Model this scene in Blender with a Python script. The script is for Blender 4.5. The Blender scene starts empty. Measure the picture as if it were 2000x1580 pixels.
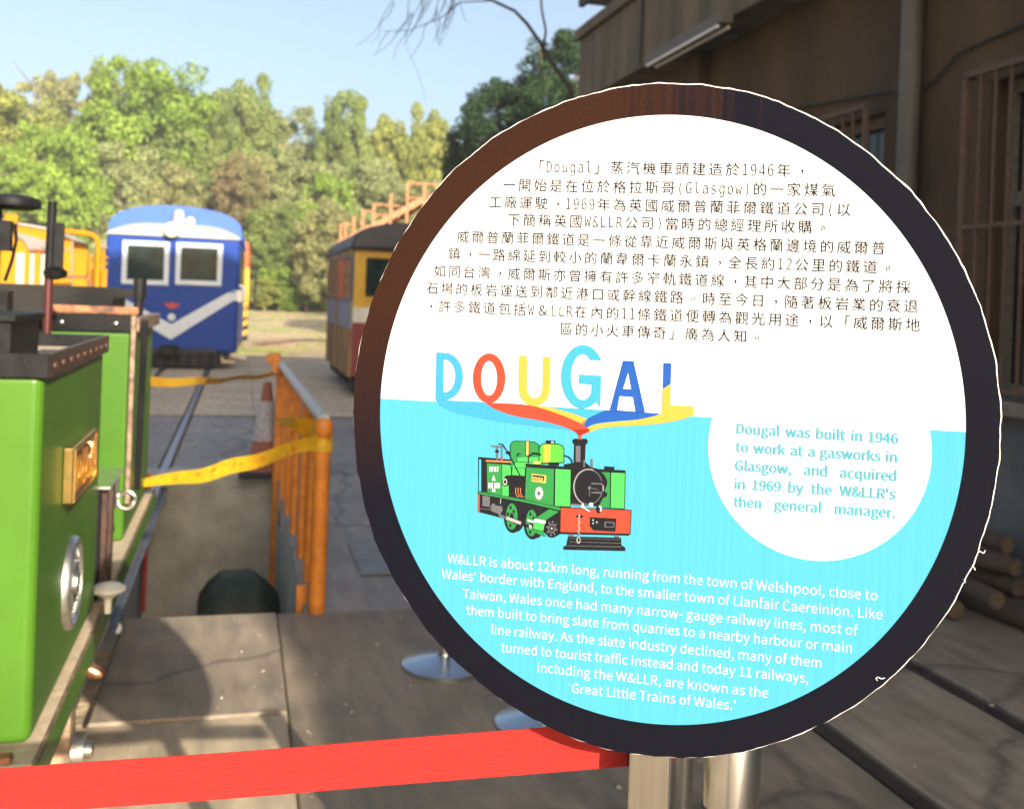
import bpy, bmesh, math, random, os
import numpy as np
from mathutils import Vector, Matrix, geometry, noise as mnoise
sc = bpy.context.scene
COL = sc.collection
rnd = random.Random(7)
# ---------------------------------------------------------------- camera, world, sun, exposure
F = 2000.0; CAMH = 1.37; CU, CV = 1000.0, 592.0; ROLL = math.radians(2.1)
cam = bpy.data.cameras.new('camera'); cam.sensor_width = 36; cam.lens = 36
cam.shift_x = 0; cam.shift_y = -(790 - CV) / 2000.0
cam.clip_start = 0.05; cam.clip_end = 2000
cam.dof.use_dof = True; cam.dof.focus_distance = 0.97; cam.dof.aperture_fstop = 9.0
co = bpy.data.objects.new('camera', cam); COL.objects.link(co)
cr, sr = math.cos(ROLL), math.sin(ROLL)
co.matrix_world = Matrix(((cr, -sr, 0, 0), (0, 0, -1, 0), (sr, cr, 0, CAMH), (0, 0, 0, 1)))
sc.camera = co
SUN_AZ = math.radians(152); SUN_EL = math.radians(21)
S = Vector((math.sin(SUN_AZ) * math.cos(SUN_EL), math.cos(SUN_AZ) * math.cos(SUN_EL), math.sin(SUN_EL)))
w = bpy.data.worlds.new('World'); sc.world = w; w.use_nodes = True
nt = w.node_tree; bg = nt.nodes['Background']
sky = nt.nodes.new('ShaderNodeTexSky'); sky.sky_type = 'NISHITA'; sky.sun_disc = False
sky.sun_elevation = SUN_EL; sky.sun_rotation = SUN_AZ; sky.altitude = 0
sky.air_density = 1.0; sky.dust_density = 4.4; sky.ozone_density = 1.0
nt.links.new(sky.outputs[0], bg.inputs[0]); bg.inputs[1].default_value = 0.118
sl = bpy.data.lights.new('sun', 'SUN'); sl.energy = 4.9; sl.angle = math.radians(0.5); sl.color = (1.0, 0.90, 0.76)
so = bpy.data.objects.new('sun', sl); COL.objects.link(so)
so.rotation_euler = S.to_track_quat('Z', 'Y').to_euler()
sc.view_settings.view_transform = 'Standard'; sc.view_settings.look = 'None'
sc.view_settings.exposure = 1.1; sc.view_settings.gamma = 1; sc.view_settings.use_curve_mapping = False
sc.render.engine = 'CYCLES'; sc.cycles.use_denoising = True

# ---------------------------------------------------------------- helpers
YAW = math.atan2(0.256, 0.967); LX, LY = math.cos(YAW), math.sin(YAW)
def yard(l, d, h=0.0):
    """yard frame: l to the right of the tracks' direction, d along the tracks"""
    return Vector((l * LX - d * LY, l * LY + d * LX, h))
def at(u, v, z):
    du, dv = u - CU, v - CV
    x = du * cr + dv * sr; yd = -du * sr + dv * cr
    return Vector((x / F * z, z, CAMH - yd / F * z))
def atground(u, v):
    du, dv = u - CU, v - CV
    yd = -du * sr + dv * cr
    return at(u, v, CAMH * F / yd)

class MB:
    def __init__(s): s.v = []; s.f = []
    def add(s, vs, fs):
        n = len(s.v); s.v += [tuple(p) for p in vs]; s.f += [tuple(i + n for i in q) for q in fs]; return s
    def box(s, a, b, rz=0, c=None):
        x0, y0, z0 = a; x1, y1, z1 = b
        vs = [(x0,y0,z0),(x1,y0,z0),(x1,y1,z0),(x0,y1,z0),(x0,y0,z1),(x1,y0,z1),(x1,y1,z1),(x0,y1,z1)]
        if rz:
            cx, cy = c if c else ((x0+x1)/2, (y0+y1)/2)
            vs = [(cx+(x-cx)*math.cos(rz)-(y-cy)*math.sin(rz), cy+(x-cx)*math.sin(rz)+(y-cy)*math.cos(rz), z) for x,y,z in vs]
        return s.add(vs, [(0,3,2,1),(4,5,6,7),(0,1,5,4),(1,2,6,5),(2,3,7,6),(3,0,4,7)])
    def prism(s, poly, axis, a, b):
        """poly: 2D points; axis 'x','y','z' = extrusion axis"""
        def m(p, t):
            return {'x': (t, p[0], p[1]), 'y': (p[0], t, p[1]), 'z': (p[0], p[1], t)}[axis]
        n = len(poly)
        vs = [m(p, a) for p in poly] + [m(p, b) for p in poly]
        fs = [tuple(range(n))[::-1], tuple(range(n, 2*n))] + [(i, (i+1) % n, n+(i+1) % n, n+i) for i in range(n)]
        return s.add(vs, fs)
    def tube(s, pts, r, n=10, cap=True):
        pts = [Vector(p) for p in pts]; rs = r if isinstance(r, (list, tuple)) else [r] * len(pts)
        base = len(s.v); up = None
        for i, p in enumerate(pts):
            t = (pts[min(i+1, len(pts)-1)] - pts[max(i-1, 0)])
            t = t.normalized() if t.length > 0 else Vector((0,0,1))
            if up is None: up = t.orthogonal().normalized()
            up = (up - t * up.dot(t)); up = up.normalized() if up.length > 1e-6 else t.orthogonal().normalized()
            w_ = t.cross(up)
            for k in range(n):
                a = 2 * math.pi * k / n
                s.v.append(tuple(p + (up * math.cos(a) + w_ * math.sin(a)) * rs[i]))
        for i in range(len(pts)-1):
            for k in range(n):
                a = base + i*n + k; b = base + i*n + (k+1) % n
                s.f.append((a, b, b+n, a+n))
        if cap:
            s.f.append(tuple(base + k for k in range(n))[::-1])
            s.f.append(tuple(base + (len(pts)-1)*n + k for k in range(n)))
        return s
    def lathe(s, prof, n=24, M=None):
        base = len(s.v)
        for r, z in prof:
            for k in range(n):
                a = 2*math.pi*k/n; p = Vector((r*math.cos(a), r*math.sin(a), z))
                s.v.append(tuple(M @ p if M else p))
        for i in range(len(prof)-1):
            for k in range(n):
                a = base+i*n+k; b = base+i*n+(k+1) % n
                s.f.append((a, b, b+n, a+n))
        s.f.append(tuple(base+k for k in range(n))[::-1]); s.f.append(tuple(base+(len(prof)-1)*n+k for k in range(n)))
        return s
    def mesh(s, name, smooth=False):
        m = bpy.data.meshes.new(name); m.from_pydata(s.v, [], s.f); m.validate(); 
        b = bmesh.new(); b.from_mesh(m); bmesh.ops.recalc_face_normals(b, faces=b.faces); b.to_mesh(m); b.free()
        if smooth:
            m.polygons.foreach_set('use_smooth', [True]*len(m.polygons))
            m.set_sharp_from_angle(angle=math.radians(38))
        return m
def link(name, data, parent=None):
    o = bpy.data.objects.new(name, data); COL.objects.link(o)
    if parent: o.parent = parent
    return o
def part(name, mb, mat, parent=None, smooth=False, bevel=0, seg=2, label=None):
    m = mb if isinstance(mb, bpy.types.Mesh) else mb.mesh(name, smooth)
    if mat and not m.materials: m.materials.append(mat)
    o = link(name, m, parent)
    if bevel:
        b = o.modifiers.new('bevel', 'BEVEL'); b.width = bevel; b.segments = seg; b.limit_method = 'ANGLE'
    if label: o['label'] = label
    return o
def thing(name, label, cat, loc=(0,0,0), rz=0, group=None):
    o = bpy.data.objects.new(name, None); COL.objects.link(o); o.empty_display_size = .1
    o.location = loc; o.rotation_euler = (0, 0, rz); o['label'] = label; o['category'] = cat
    if group: o['group'] = group
    return o
def tag(o, label, cat, group=None):
    o['label'] = label; o['category'] = cat
    if group: o['group'] = group
    return o
def struct(o): o['kind'] = 'structure'; return o
def mat(name, c, rough=.6, metal=0, var=.12, scale=6, bump=0, bscale=40, spec=.5, c2=None, stretch=None, coat=0, lo=.35, hi=.65, island=0, transl=0):
    m = bpy.data.materials.new(name); m.use_nodes = True; N = m.node_tree.nodes; Lk = m.node_tree.links
    P = N['Principled BSDF']; P.inputs['Roughness'].default_value = rough; P.inputs['Metallic'].default_value = metal
    P.inputs['Specular IOR Level'].default_value = spec; P.inputs['Coat Weight'].default_value = coat; P.inputs['Coat Roughness'].default_value = .08
    tc = N.new('ShaderNodeTexCoord'); mp = N.new('ShaderNodeMapping'); Lk.new(tc.outputs['Object'], mp.inputs[0])
    if stretch: mp.inputs['Scale'].default_value = stretch
    nz = N.new('ShaderNodeTexNoise'); nz.inputs['Scale'].default_value = scale; nz.inputs['Detail'].default_value = 6; nz.inputs['Roughness'].default_value = .62
    Lk.new(mp.outputs[0], nz.inputs['Vector'])
    rp = N.new('ShaderNodeValToRGB'); rp.color_ramp.elements[0].position = lo; rp.color_ramp.elements[1].position = hi
    d = c2 if c2 else tuple(x * (1 - var) for x in c); e = c if c2 else tuple(min(1, x * (1 + var)) for x in c)
    rp.color_ramp.elements[0].color = (*d, 1); rp.color_ramp.elements[1].color = (*e, 1)
    Lk.new(nz.outputs['Fac'], rp.inputs[0]); out = rp.outputs[0]
    if island:
        g = N.new('ShaderNodeNewGeometry'); hs = N.new('ShaderNodeHueSaturation'); mr = N.new('ShaderNodeMapRange')
        mr.inputs['To Min'].default_value = 1-island; mr.inputs['To Max'].default_value = 1+island
        Lk.new(g.outputs['Random Per Island'], mr.inputs[0]); Lk.new(mr.outputs[0], hs.inputs['Value']); Lk.new(out, hs.inputs['Color']); out = hs.outputs[0]
    Lk.new(out, P.inputs['Base Color'])
    if bump:
        n2 = N.new('ShaderNodeTexNoise'); n2.inputs['Scale'].default_value = bscale; n2.inputs['Detail'].default_value = 5
        Lk.new(mp.outputs[0], n2.inputs['Vector'])
        b = N.new('ShaderNodeBump'); b.inputs['Strength'].default_value = bump; b.inputs['Distance'].default_value = .01
        Lk.new(n2.outputs['Fac'], b.inputs['Height']); Lk.new(b.outputs[0], P.inputs['Normal'])
    if transl:
        t = N.new('ShaderNodeBsdfTranslucent'); mx = N.new('ShaderNodeMixShader'); mx.inputs[0].default_value = transl
        Lk.new(out, t.inputs[0]); Lk.new(P.outputs[0], mx.inputs[1]); Lk.new(t.outputs[0], mx.inputs[2])
        Lk.new(mx.outputs[0], N['Material Output'].inputs[0])
    m['nodes_out'] = 0
    return m

M = {}
M['green'] = mat('green_enamel', (.058,.155,.012), .42, var=.10, scale=3, coat=.0, spec=.22, bump=.04, bscale=9)
M['black'] = mat('black_iron', (.010,.010,.011), .5, var=.5, scale=25, bump=.1, bscale=60, spec=.15)
M['blackgloss'] = mat('black_gloss', (.012,.012,.014), .2, var=.3)
M['brass'] = mat('polished_brass', (.85,.56,.20), .22, 1, var=.12, scale=12, bump=.05)
M['brassdark'] = mat('brass_plate_field', (.16,.09,.03), .35, .8, var=.4, scale=30)
M['silver'] = mat('bright_steel', (.62,.60,.56), .28, 1, var=.2, scale=20, bump=.1, bscale=30)
M['badge'] = mat('badge_nickel', (.50,.49,.45), .36, 1, var=.2, scale=40)
M['copper'] = mat('copper', (.75,.36,.18), .3, 1, var=.25, scale=18)
M['worn'] = mat('worn_brown_steel', (.34,.24,.15), .55, .3, scale=30, c2=(.10,.06,.045), bump=.3)
M['rimside'] = mat('rusty_black_rim', (.10,.045,.03), .4, .2, scale=18, c2=(.025,.02,.018), bump=.25)
M['sandy'] = mat('dusty_plate', (.48,.38,.26), .8, scale=20, var=.2)
M['rust'] = mat('rust', (.32,.13,.05), .8, scale=22, c2=(.12,.05,.03), bump=.4)
M['copperrust'] = mat('worn_copper_red', (.52,.20,.08), .6, .2, scale=18, c2=(.07,.04,.03), bump=.3)
M['redpole'] = mat('dark_red_paint', (.07,.012,.012), .4)
M['white'] = mat('cream_white', (.80,.77,.68), .35, var=.06)
M['orange'] = mat('orange_paint', (.72,.24,.02), .45, var=.15, scale=14, c2=(.50,.15,.015), bump=.2)
M['railpaint'] = mat('worn_white_rail', (.55,.55,.53), .5, scale=60, c2=(.30,.31,.32), bump=.3)
M['tape'] = mat('yellow_barrier_tape', (.80,.48,.02), .4, var=.15, scale=20, transl=.25)
M['tapered'] = mat('red_tape_print', (.75,.09,.02), .5)
M['cone'] = mat('faded_cone', (.30,.085,.045), .7, scale=14, c2=(.22,.07,.05))
M['coneband'] = mat('cone_band', (.42,.42,.44), .6, scale=40, c2=(.25,.2,.2))
M['rubber'] = mat('black_rubber', (.03,.028,.028), .85)
M['tarp'] = mat('green_tarp', (.035,.055,.03), .6, scale=9, c2=(.015,.022,.014), bump=.6, bscale=12)
M['pit'] = mat('pit_concrete', (.44,.42,.35), .9, scale=4, c2=(.28,.27,.22), bump=.3, bscale=30)
M['pitdark'] = mat('dark_pit_wall', (.035,.036,.045), .6, scale=6)  # much darker tone than the other pit walls
M['redpipe'] = mat('red_pipe', (.45,.03,.03), .5)
M['steelrail'] = mat('rail_steel', (.30,.32,.36), .35, .8, scale=12, c2=(.2,.2,.22))
M['rustrail'] = mat('brown_rail', (.10,.075,.06), .55, .5, scale=16, c2=(.05,.04,.036))
M['plate'] = mat('steel_cover_plate', (.17,.17,.175), .5, .2, scale=9, var=.2)
# sign materials
M['foam'] = mat('foam_board', (.85,.82,.74), .8, var=.04)
M['pwhite'] = mat('print_white', (.60,.60,.60), .85, spec=.12, var=.01)
def ink(name, c, rough=.85, ribs=.05):
    m = mat(name, c, rough, spec=.12, var=ribs, scale=3, stretch=(90, 1, .25), lo=.3, hi=.7)
    return m
M['cyan'] = ink('print_cyan', (.055,.285,.42), ribs=.07)
M['ink'] = mat('print_dark_text', (.005,.004,.004), .85, spec=.12, var=.1)
M['cyantext'] = mat('print_cyan_text', (.065,.27,.35), .85, spec=.12, var=.02)
M['whitetext'] = mat('print_white_text', (.88,.90,.90), .85, spec=.12, var=.01)
M['lblue'] = ink('print_light_blue', (.036,.23,.46)); M['pred'] = ink('print_red', (.40,.045,.024)); M['pyellow'] = ink('print_yellow', (.42,.27,.045))
M['teal'] = ink('print_teal', (.037,.25,.36)); M['pblue'] = ink('print_blue', (.014,.068,.28))
M['pgreen'] = mat('print_green', (.022,.165,.045), .85, spec=.12, var=.03); M['plime'] = mat('print_lime', (.05,.35,.07), .85, spec=.12, var=.03)
M['pgrad'] = mat('print_dome_green', (.07,.40,.037), .85, spec=.12, var=.05); M['plimeyellow'] = mat('print_lime_yellow', (.26,.36,.036), .85, spec=.12, var=.05)
M['pblack'] = mat('print_black', (.010,.010,.013), .85, spec=.12, var=.2, scale=300); M['pgrey'] = mat('print_grey', (.09,.09,.10), .85, spec=.12, var=.1, scale=200)
M['plgrey'] = mat('print_light_grey', (.26,.26,.27), .85, spec=.12, var=.05); M['pbrass'] = mat('print_brass', (.46,.32,.085), .85, spec=.12, var=.05)
M['porange'] = mat('print_orange', (.48,.17,.05), .85, spec=.12, var=.05); M['pwh'] = mat('print_ill_white', (.85,.84,.82), .85, spec=.12, var=.02)
# rim: black film, a brown reflection painted into part of its colour, with fine vertical flutes of the board
def rim_material():
    m = bpy.data.materials.new('black_film_rim'); m.use_nodes = True; N = m.node_tree.nodes; Lk = m.node_tree.links; P = N['Principled BSDF']
    tc = N.new('ShaderNodeTexCoord'); mp = N.new('ShaderNodeMapping'); mp.inputs['Scale'].default_value = (140, 1, 2.2); Lk.new(tc.outputs['Object'], mp.inputs[0])
    st = N.new('ShaderNodeTexNoise'); st.inputs['Scale'].default_value = 1; st.inputs['Detail'].default_value = 3; Lk.new(mp.outputs[0], st.inputs[0])
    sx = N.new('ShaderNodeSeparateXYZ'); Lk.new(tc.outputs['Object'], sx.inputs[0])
    # painted reflection mask: grows to the left / top
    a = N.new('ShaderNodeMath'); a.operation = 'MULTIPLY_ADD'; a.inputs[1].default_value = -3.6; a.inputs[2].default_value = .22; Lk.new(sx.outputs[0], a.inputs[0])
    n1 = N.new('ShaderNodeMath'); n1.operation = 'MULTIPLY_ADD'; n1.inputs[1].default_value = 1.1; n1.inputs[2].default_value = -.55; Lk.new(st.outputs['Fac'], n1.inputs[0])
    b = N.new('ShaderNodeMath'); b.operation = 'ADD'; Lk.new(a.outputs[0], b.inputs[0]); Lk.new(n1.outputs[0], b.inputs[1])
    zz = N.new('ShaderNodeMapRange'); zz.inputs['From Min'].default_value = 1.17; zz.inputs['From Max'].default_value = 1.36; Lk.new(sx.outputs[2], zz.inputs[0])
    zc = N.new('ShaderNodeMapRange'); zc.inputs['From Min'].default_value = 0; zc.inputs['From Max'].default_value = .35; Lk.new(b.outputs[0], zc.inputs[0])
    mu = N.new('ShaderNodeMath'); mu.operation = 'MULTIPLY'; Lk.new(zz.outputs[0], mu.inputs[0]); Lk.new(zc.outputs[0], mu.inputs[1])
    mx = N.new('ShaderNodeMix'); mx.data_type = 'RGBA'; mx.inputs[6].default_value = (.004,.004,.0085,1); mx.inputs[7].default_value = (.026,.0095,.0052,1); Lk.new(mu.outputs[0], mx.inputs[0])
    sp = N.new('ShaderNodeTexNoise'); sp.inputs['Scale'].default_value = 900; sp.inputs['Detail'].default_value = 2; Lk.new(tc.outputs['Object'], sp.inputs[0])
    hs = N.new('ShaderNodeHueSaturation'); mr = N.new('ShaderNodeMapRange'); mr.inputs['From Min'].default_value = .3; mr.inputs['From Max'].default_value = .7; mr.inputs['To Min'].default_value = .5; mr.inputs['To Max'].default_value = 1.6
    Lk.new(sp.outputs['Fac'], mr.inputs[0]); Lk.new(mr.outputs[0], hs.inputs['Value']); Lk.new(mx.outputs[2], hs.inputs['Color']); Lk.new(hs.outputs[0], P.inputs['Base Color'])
    P.inputs['Roughness'].default_value = .75; P.inputs['Specular IOR Level'].default_value = .07
    wv = N.new('ShaderNodeTexWave'); wv.wave_type = 'BANDS'; wv.bands_direction = 'X'; wv.inputs['Scale'].default_value = 45; wv.inputs['Distortion'].default_value = 1.2; wv.inputs['Detail Scale'].default_value = .3; Lk.new(tc.outputs['Object'], wv.inputs[0])
    bp = N.new('ShaderNodeBump'); bp.inputs['Strength'].default_value = .10; bp.inputs['Distance'].default_value = .0004; Lk.new(wv.outputs['Fac'], bp.inputs['Height']); Lk.new(bp.outputs[0], P.inputs['Normal'])
    return m
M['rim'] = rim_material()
M['belt'] = mat('red_webbing', (.40,.013,.008), .75, var=.10, scale=60, stretch=(.4,.4,12), bump=.5, bscale=160)
M['post'] = mat('brushed_post', (.52,.47,.40), .32, 1, var=.12, scale=50, stretch=(1,1,.05))
M['chrome'] = mat('brushed_steel', (.70,.67,.62), .24, 1, var=.08, scale=40, stretch=(1,1,.05))
M['basedisc'] = mat('stanchion_base', (.42,.46,.52), .25, .9, var=.1)
M['plasticblack'] = mat('black_plastic', (.02,.02,.02), .4)

# ---------------------------------------------------------------- ground, slabs, pit
PL0, PL1, PD0, PD1 = -.63, .31, 4.5, 8.0
def grid_with_hole(x0, x1, y0, y1, z):
    mb = MB()
    xs = [x0, PL0, PL1, x1]; ys = [y0, PD0, PD1, y1]
    for i in range(3):
        for j in range(3):
            if i == 1 and j == 1: continue
            a, b = xs[i], xs[i+1]; c, d = ys[j], ys[j+1]
            mb.add([yard(a,c,z), yard(b,c,z), yard(b,d,z), yard(a,d,z)], [(0,1,2,3)])
    return mb
def ground_material():
    m = bpy.data.materials.new('sandy_dirt_and_grass'); m.use_nodes = True; N = m.node_tree.nodes; Lk = m.node_tree.links; P = N['Principled BSDF']; P.inputs['Roughness'].default_value = .95
    tc = N.new('ShaderNodeTexCoord')
    n1 = N.new('ShaderNodeTexNoise'); n1.inputs['Scale'].default_value = .45; n1.inputs['Detail'].default_value = 8; n1.inputs['Roughness'].default_value = .65; Lk.new(tc.outputs['Object'], n1.inputs[0])
    n2 = N.new('ShaderNodeTexNoise'); n2.inputs['Scale'].default_value = 14; n2.inputs['Detail'].default_value = 6; Lk.new(tc.outputs['Object'], n2.inputs[0])
    r1 = N.new('ShaderNodeValToRGB'); e = r1.color_ramp.elements; e[0].position = .53; e[0].color = (.50,.39,.25,1); e[1].position = .66; e[1].color = (.13,.17,.04,1); Lk.new(n1.outputs['Fac'], r1.inputs[0])
    mx = N.new('ShaderNodeMix'); mx.data_type = 'RGBA'; mx.blend_type = 'MULTIPLY'; mx.inputs[0].default_value = .6; Lk.new(r1.outputs[0], mx.inputs[6])
    r2 = N.new('ShaderNodeValToRGB'); r2.color_ramp.elements[0].color = (.45,.45,.45,1); r2.color_ramp.elements[1].color = (1.25,1.2,1.1,1); r2.color_ramp.elements[0].position = .3; r2.color_ramp.elements[1].position = .65; Lk.new(n2.outputs['Fac'], r2.inputs[0]); Lk.new(r2.outputs[0], mx.inputs[7])
    Lk.new(mx.outputs[2], P.inputs['Base Color'])
    b = N.new('ShaderNodeBump'); b.inputs['Strength'].default_value = .6; b.inputs['Distance'].default_value = .05; Lk.new(n2.outputs['Fac'], b.inputs['Height']); Lk.new(b.outputs[0], P.inputs['Normal'])
    return m
g = part('ground', grid_with_hole(-600, 600, -300, 900, -.055), ground_material()); struct(g)

def concrete(name, base, dark, seed):
    m = bpy.data.materials.new(name); m.use_nodes = True; N = m.node_tree.nodes; Lk = m.node_tree.links; P = N['Principled BSDF']
    tc = N.new('ShaderNodeTexCoord'); oi = N.new('ShaderNodeObjectInfo')
    va = N.new('ShaderNodeVectorMath'); va.operation = 'ADD'; va.inputs[1].default_value = (seed, seed*2, 0); Lk.new(tc.outputs['Object'], va.inputs[0])
    n1 = N.new('ShaderNodeTexNoise'); n1.inputs['Scale'].default_value = 1.1; n1.inputs['Detail'].default_value = 9; n1.inputs['Roughness'].default_value = .68; Lk.new(va.outputs[0], n1.inputs[0])
    mp = N.new('ShaderNodeMapping'); mp.inputs['Scale'].default_value = (3, .7, 1); mp.inputs['Rotation'].default_value = (0,0,1.2); Lk.new(va.outputs[0], mp.inputs[0])
    n2 = N.new('ShaderNodeTexNoise'); n2.inputs['Scale'].default_value = 5; n2.inputs['Detail'].default_value = 7; Lk.new(mp.outputs[0], n2.inputs[0])
    r1 = N.new('ShaderNodeValToRGB'); r1.color_ramp.elements[0].position = .33; r1.color_ramp.elements[0].color = (*dark,1); r1.color_ramp.elements[1].position = .66; r1.color_ramp.elements[1].color = (*base,1); Lk.new(n1.outputs['Fac'], r1.inputs[0])
    mx = N.new('ShaderNodeMix'); mx.data_type = 'RGBA'; mx.blend_type = 'MULTIPLY'; mx.inputs[0].default_value = .55; Lk.new(r1.outputs[0], mx.inputs[6])
    r2 = N.new('ShaderNodeValToRGB'); r2.color_ramp.elements[0].position = .3; r2.color_ramp.elements[0].color = (.45,.44,.43,1); r2.color_ramp.elements[1].position = .68; r2.color_ramp.elements[1].color = (1.3,1.28,1.24,1); Lk.new(n2.outputs['Fac'], r2.inputs[0]); Lk.new(r2.outputs[0], mx.inputs[7])
    # cracks
    dn = N.new('ShaderNodeTexNoise'); dn.inputs['Scale'].default_value = 2.5; dn.inputs['Detail'].default_value = 6; Lk.new(va.outputs[0], dn.inputs[0])
    ml = N.new('ShaderNodeMix'); ml.data_type = 'RGBA'; ml.blend_type = 'ADD'; ml.inputs[0].default_value = .35; Lk.new(va.outputs[0], ml.inputs[6]); Lk.new(dn.outputs['Color'], ml.inputs[7])
    vo = N.new('ShaderNodeTexVoronoi'); vo.feature = 'DISTANCE_TO_EDGE'; vo.inputs['Scale'].default_value = .42; Lk.new(ml.outputs[2], vo.inputs[0])
    rc = N.new('ShaderNodeMapRange'); rc.inputs['From Min'].default_value = .002; rc.inputs['From Max'].default_value = .012; rc.inputs['To Min'].default_value = .62; Lk.new(vo.outputs['Distance'], rc.inputs[0])
    mc = N.new('ShaderNodeMix'); mc.data_type = 'RGBA'; mc.blend_type = 'MULTIPLY'; mc.inputs[0].default_value = 1; Lk.new(mx.outputs[2], mc.inputs[6]); Lk.new(rc.outputs[0], mc.inputs[7])
    hs = N.new('ShaderNodeHueSaturation'); mr = N.new('ShaderNodeMapRange'); mr.inputs['To Min'].default_value = .82; mr.inputs['To Max'].default_value = 1.12; Lk.new(oi.outputs['Random'], mr.inputs[0]); Lk.new(mr.outputs[0], hs.inputs['Value']); Lk.new(mc.outputs[2], hs.inputs['Color'])
    Lk.new(hs.outputs[0], P.inputs['Base Color'])
    rr = N.new('ShaderNodeMapRange'); rr.inputs['To Min'].default_value = .45; rr.inputs['To Max'].default_value = .85; Lk.new(n2.outputs['Fac'], rr.inputs[0]); Lk.new(rr.outputs[0], P.inputs['Roughness'])
    ad = N.new('ShaderNodeMath'); ad.operation = 'MULTIPLY_ADD'; ad.inputs[1].default_value = .6; Lk.new(rc.outputs[0], ad.inputs[0]); Lk.new(n2.outputs['Fac'], ad.inputs[2])
    b = N.new('ShaderNodeBump'); b.inputs['Strength'].default_value = .45; b.inputs['Distance'].default_value = .012; Lk.new(ad.outputs[0], b.inputs['Height']); Lk.new(b.outputs[0], P.inputs['Normal'])
    return m
CON = [concrete('yard_concrete', (.38,.305,.215), (.22,.175,.125), 3), concrete('smooth_slab_concrete', (.30,.245,.18), (.18,.15,.115), 11), concrete('blue_grey_concrete', (.29,.27,.25), (.16,.15,.145), 23), concrete('sandy_concrete', (.56,.46,.32), (.36,.29,.20), 31)]
floor = bpy.data.objects.new('concrete_floor', None); COL.objects.link(floor); struct(floor); floor.rotation_euler = (0,0,YAW)
def slab(l0, l1, d0, d1, top=0.0, m=0, gap=.0018):
    mb = MB().box((l0+gap, d0+gap, -.05), (l1-gap, d1-gap, top))
    return part('slab', mb, CON[m], floor, bevel=.006, seg=1)
rows = [(-7, -2.5), (-2.5, 1.3), (1.3, 4.5), (4.5, 8.0), (8.0, 11.72), (11.86, 16.5), (16.5, 23.4)]
cols = [(-7, -3.6), (-3.6, -1.33), (-1.23, -.57), (-.47, .197), (.197, 1.875), (1.965, 2.575), (2.665, 3.6)]
for j, (d0, d1) in enumerate(rows):
    for i, (l0, l1) in enumerate(cols):
        tp = rnd.uniform(-.002, .003); mm = 0 if j < 3 else (2 if j < 5 else 3)
        if i == 3:
            if j == 3: continue
            if j == 2:
                slab(-.42, .197, 3.42, d1, .007, 1); slab(-.47, .197, d0, 3.42, .0, 3); continue
            if j == 1: mm = 3
        if i == 2 and j == 3:
            slab(-1.23, PL0, d0, d1, tp, 2); continue
        if i == 4 and j == 3:
            slab(PL1, 1.875, d0, d1, tp, 2); continue
        if i in (1, 2) and j in (1, 2): mm = 3
        if i in (5,) and j >= 0: mm = 0
        slab(l0, l1, d0, d1, tp, mm)
def rail_obj(l, d0, d1, mt, top, name='rail'):
    mb = MB().box((l-.028, d0, top-.035), (l+.028, d1, top)).box((l-.012, d0, top-.1), (l+.012, d1, top-.035)).box((l-.05, d0, top-.12), (l+.05, d1, top-.1))
    return mb
tr = thing('railway_track', 'worn steel rails of the track running under the green engine', 'railway track', (0,0,0), YAW)
part('rail', rail_obj(-.52, -2, 30, None, .012), M['steelrail'], tr); part('rail', rail_obj(-1.28, -2, 30, None, .012), M['steelrail'], tr)
tr = thing('railway_track', 'brown rails sunk in the concrete at the foot of the building', 'railway track', (0,0,0), YAW)
part('rail', rail_obj(1.92, -5, 23, None, -.008), M['rustrail'], tr); part('rail', rail_obj(2.62, -5, 23, None, -.008), M['rustrail'], tr)
# pit
pit = bpy.data.objects.new('inspection_pit', None); COL.objects.link(pit); struct(pit); pit.rotation_euler = (0,0,YAW)
PZ = -1.25
part('pit_wall', MB().box((PL0-.2, PD1, PZ), (PL1+.2, PD1+.2, -.054)), M['pit'], pit)
part('pit_wall', MB().box((PL0-.2, PD0-.2, PZ), (PL1+.2, PD0, -.054)), M['pit'], pit)
part('pit_wall', MB().box((PL0-.2, PD0, PZ), (PL0, PD1, -.054)), M['pitdark'], pit, label='dark pit wall beside the track')
part('pit_wall', MB().box((PL1, PD0, PZ), (PL1+.2, PD1, -.054)), M['pit'], pit)
part('pit_wall_top', MB().box((PL0-.02, PD1-.003, -.10), (PL1, PD1+.3, .004)), M['pit'], pit, bevel=.01)
part('pit_floor', MB().box((PL0-.2, PD0-.2, PZ-.2), (PL1+.2, PD1+.2, PZ)), M['pit'], pit)
part('pit_ledge', MB().prism([(PL0,PD0),(PL0+.30,PD0),(PL0+.30,PD0+.55),(PL0+.02,PD0+1.5),(PL0,PD0+1.5)],'z',PZ,-.42), M['pit'], pit, bevel=.01)
part('red_pipe', MB().tube([(PL0+.015,PD1-.03,-1.0),(PL0+.02,PD1-.03,0.02)], .014), M['redpipe'], pit, smooth=True)
# tarp covered bundle in the pit
def lumpy(cx, cy, z0, sx, sy, h, seed, n=28):
    mb = MB(); rings = []
    for i in range(13):
        t = i/12
        for k in range(n):
            a = 2*math.pi*k/n
            e = abs(math.cos(a))**4 + abs(math.sin(a))**4; rr = e**(-.25)
            q = (1 - max(0, t-.75)**2*9) if t > .75 else 1
            f = mnoise.noise(Vector((math.cos(a)*2+seed, math.sin(a)*2, t*2.5)))
            f2 = mnoise.noise(Vector((math.cos(a)*7+seed, math.sin(a)*7, t*1.2)))
            r_ = rr*q*(1 + .12*f + .05*f2)*(1.06-.1*t)
            mb.v.append((cx+sx*r_*math.cos(a), cy+sy*r_*math.sin(a), z0+h*t + .015*f))
    for i in range(12):
        for k in range(n):
            a = i*n+k; b = i*n+(k+1) % n; mb.f.append((a,b,b+n,a+n))
    mb.f.append(tuple(12*n+k for k in range(n)))
    return mb
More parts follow.
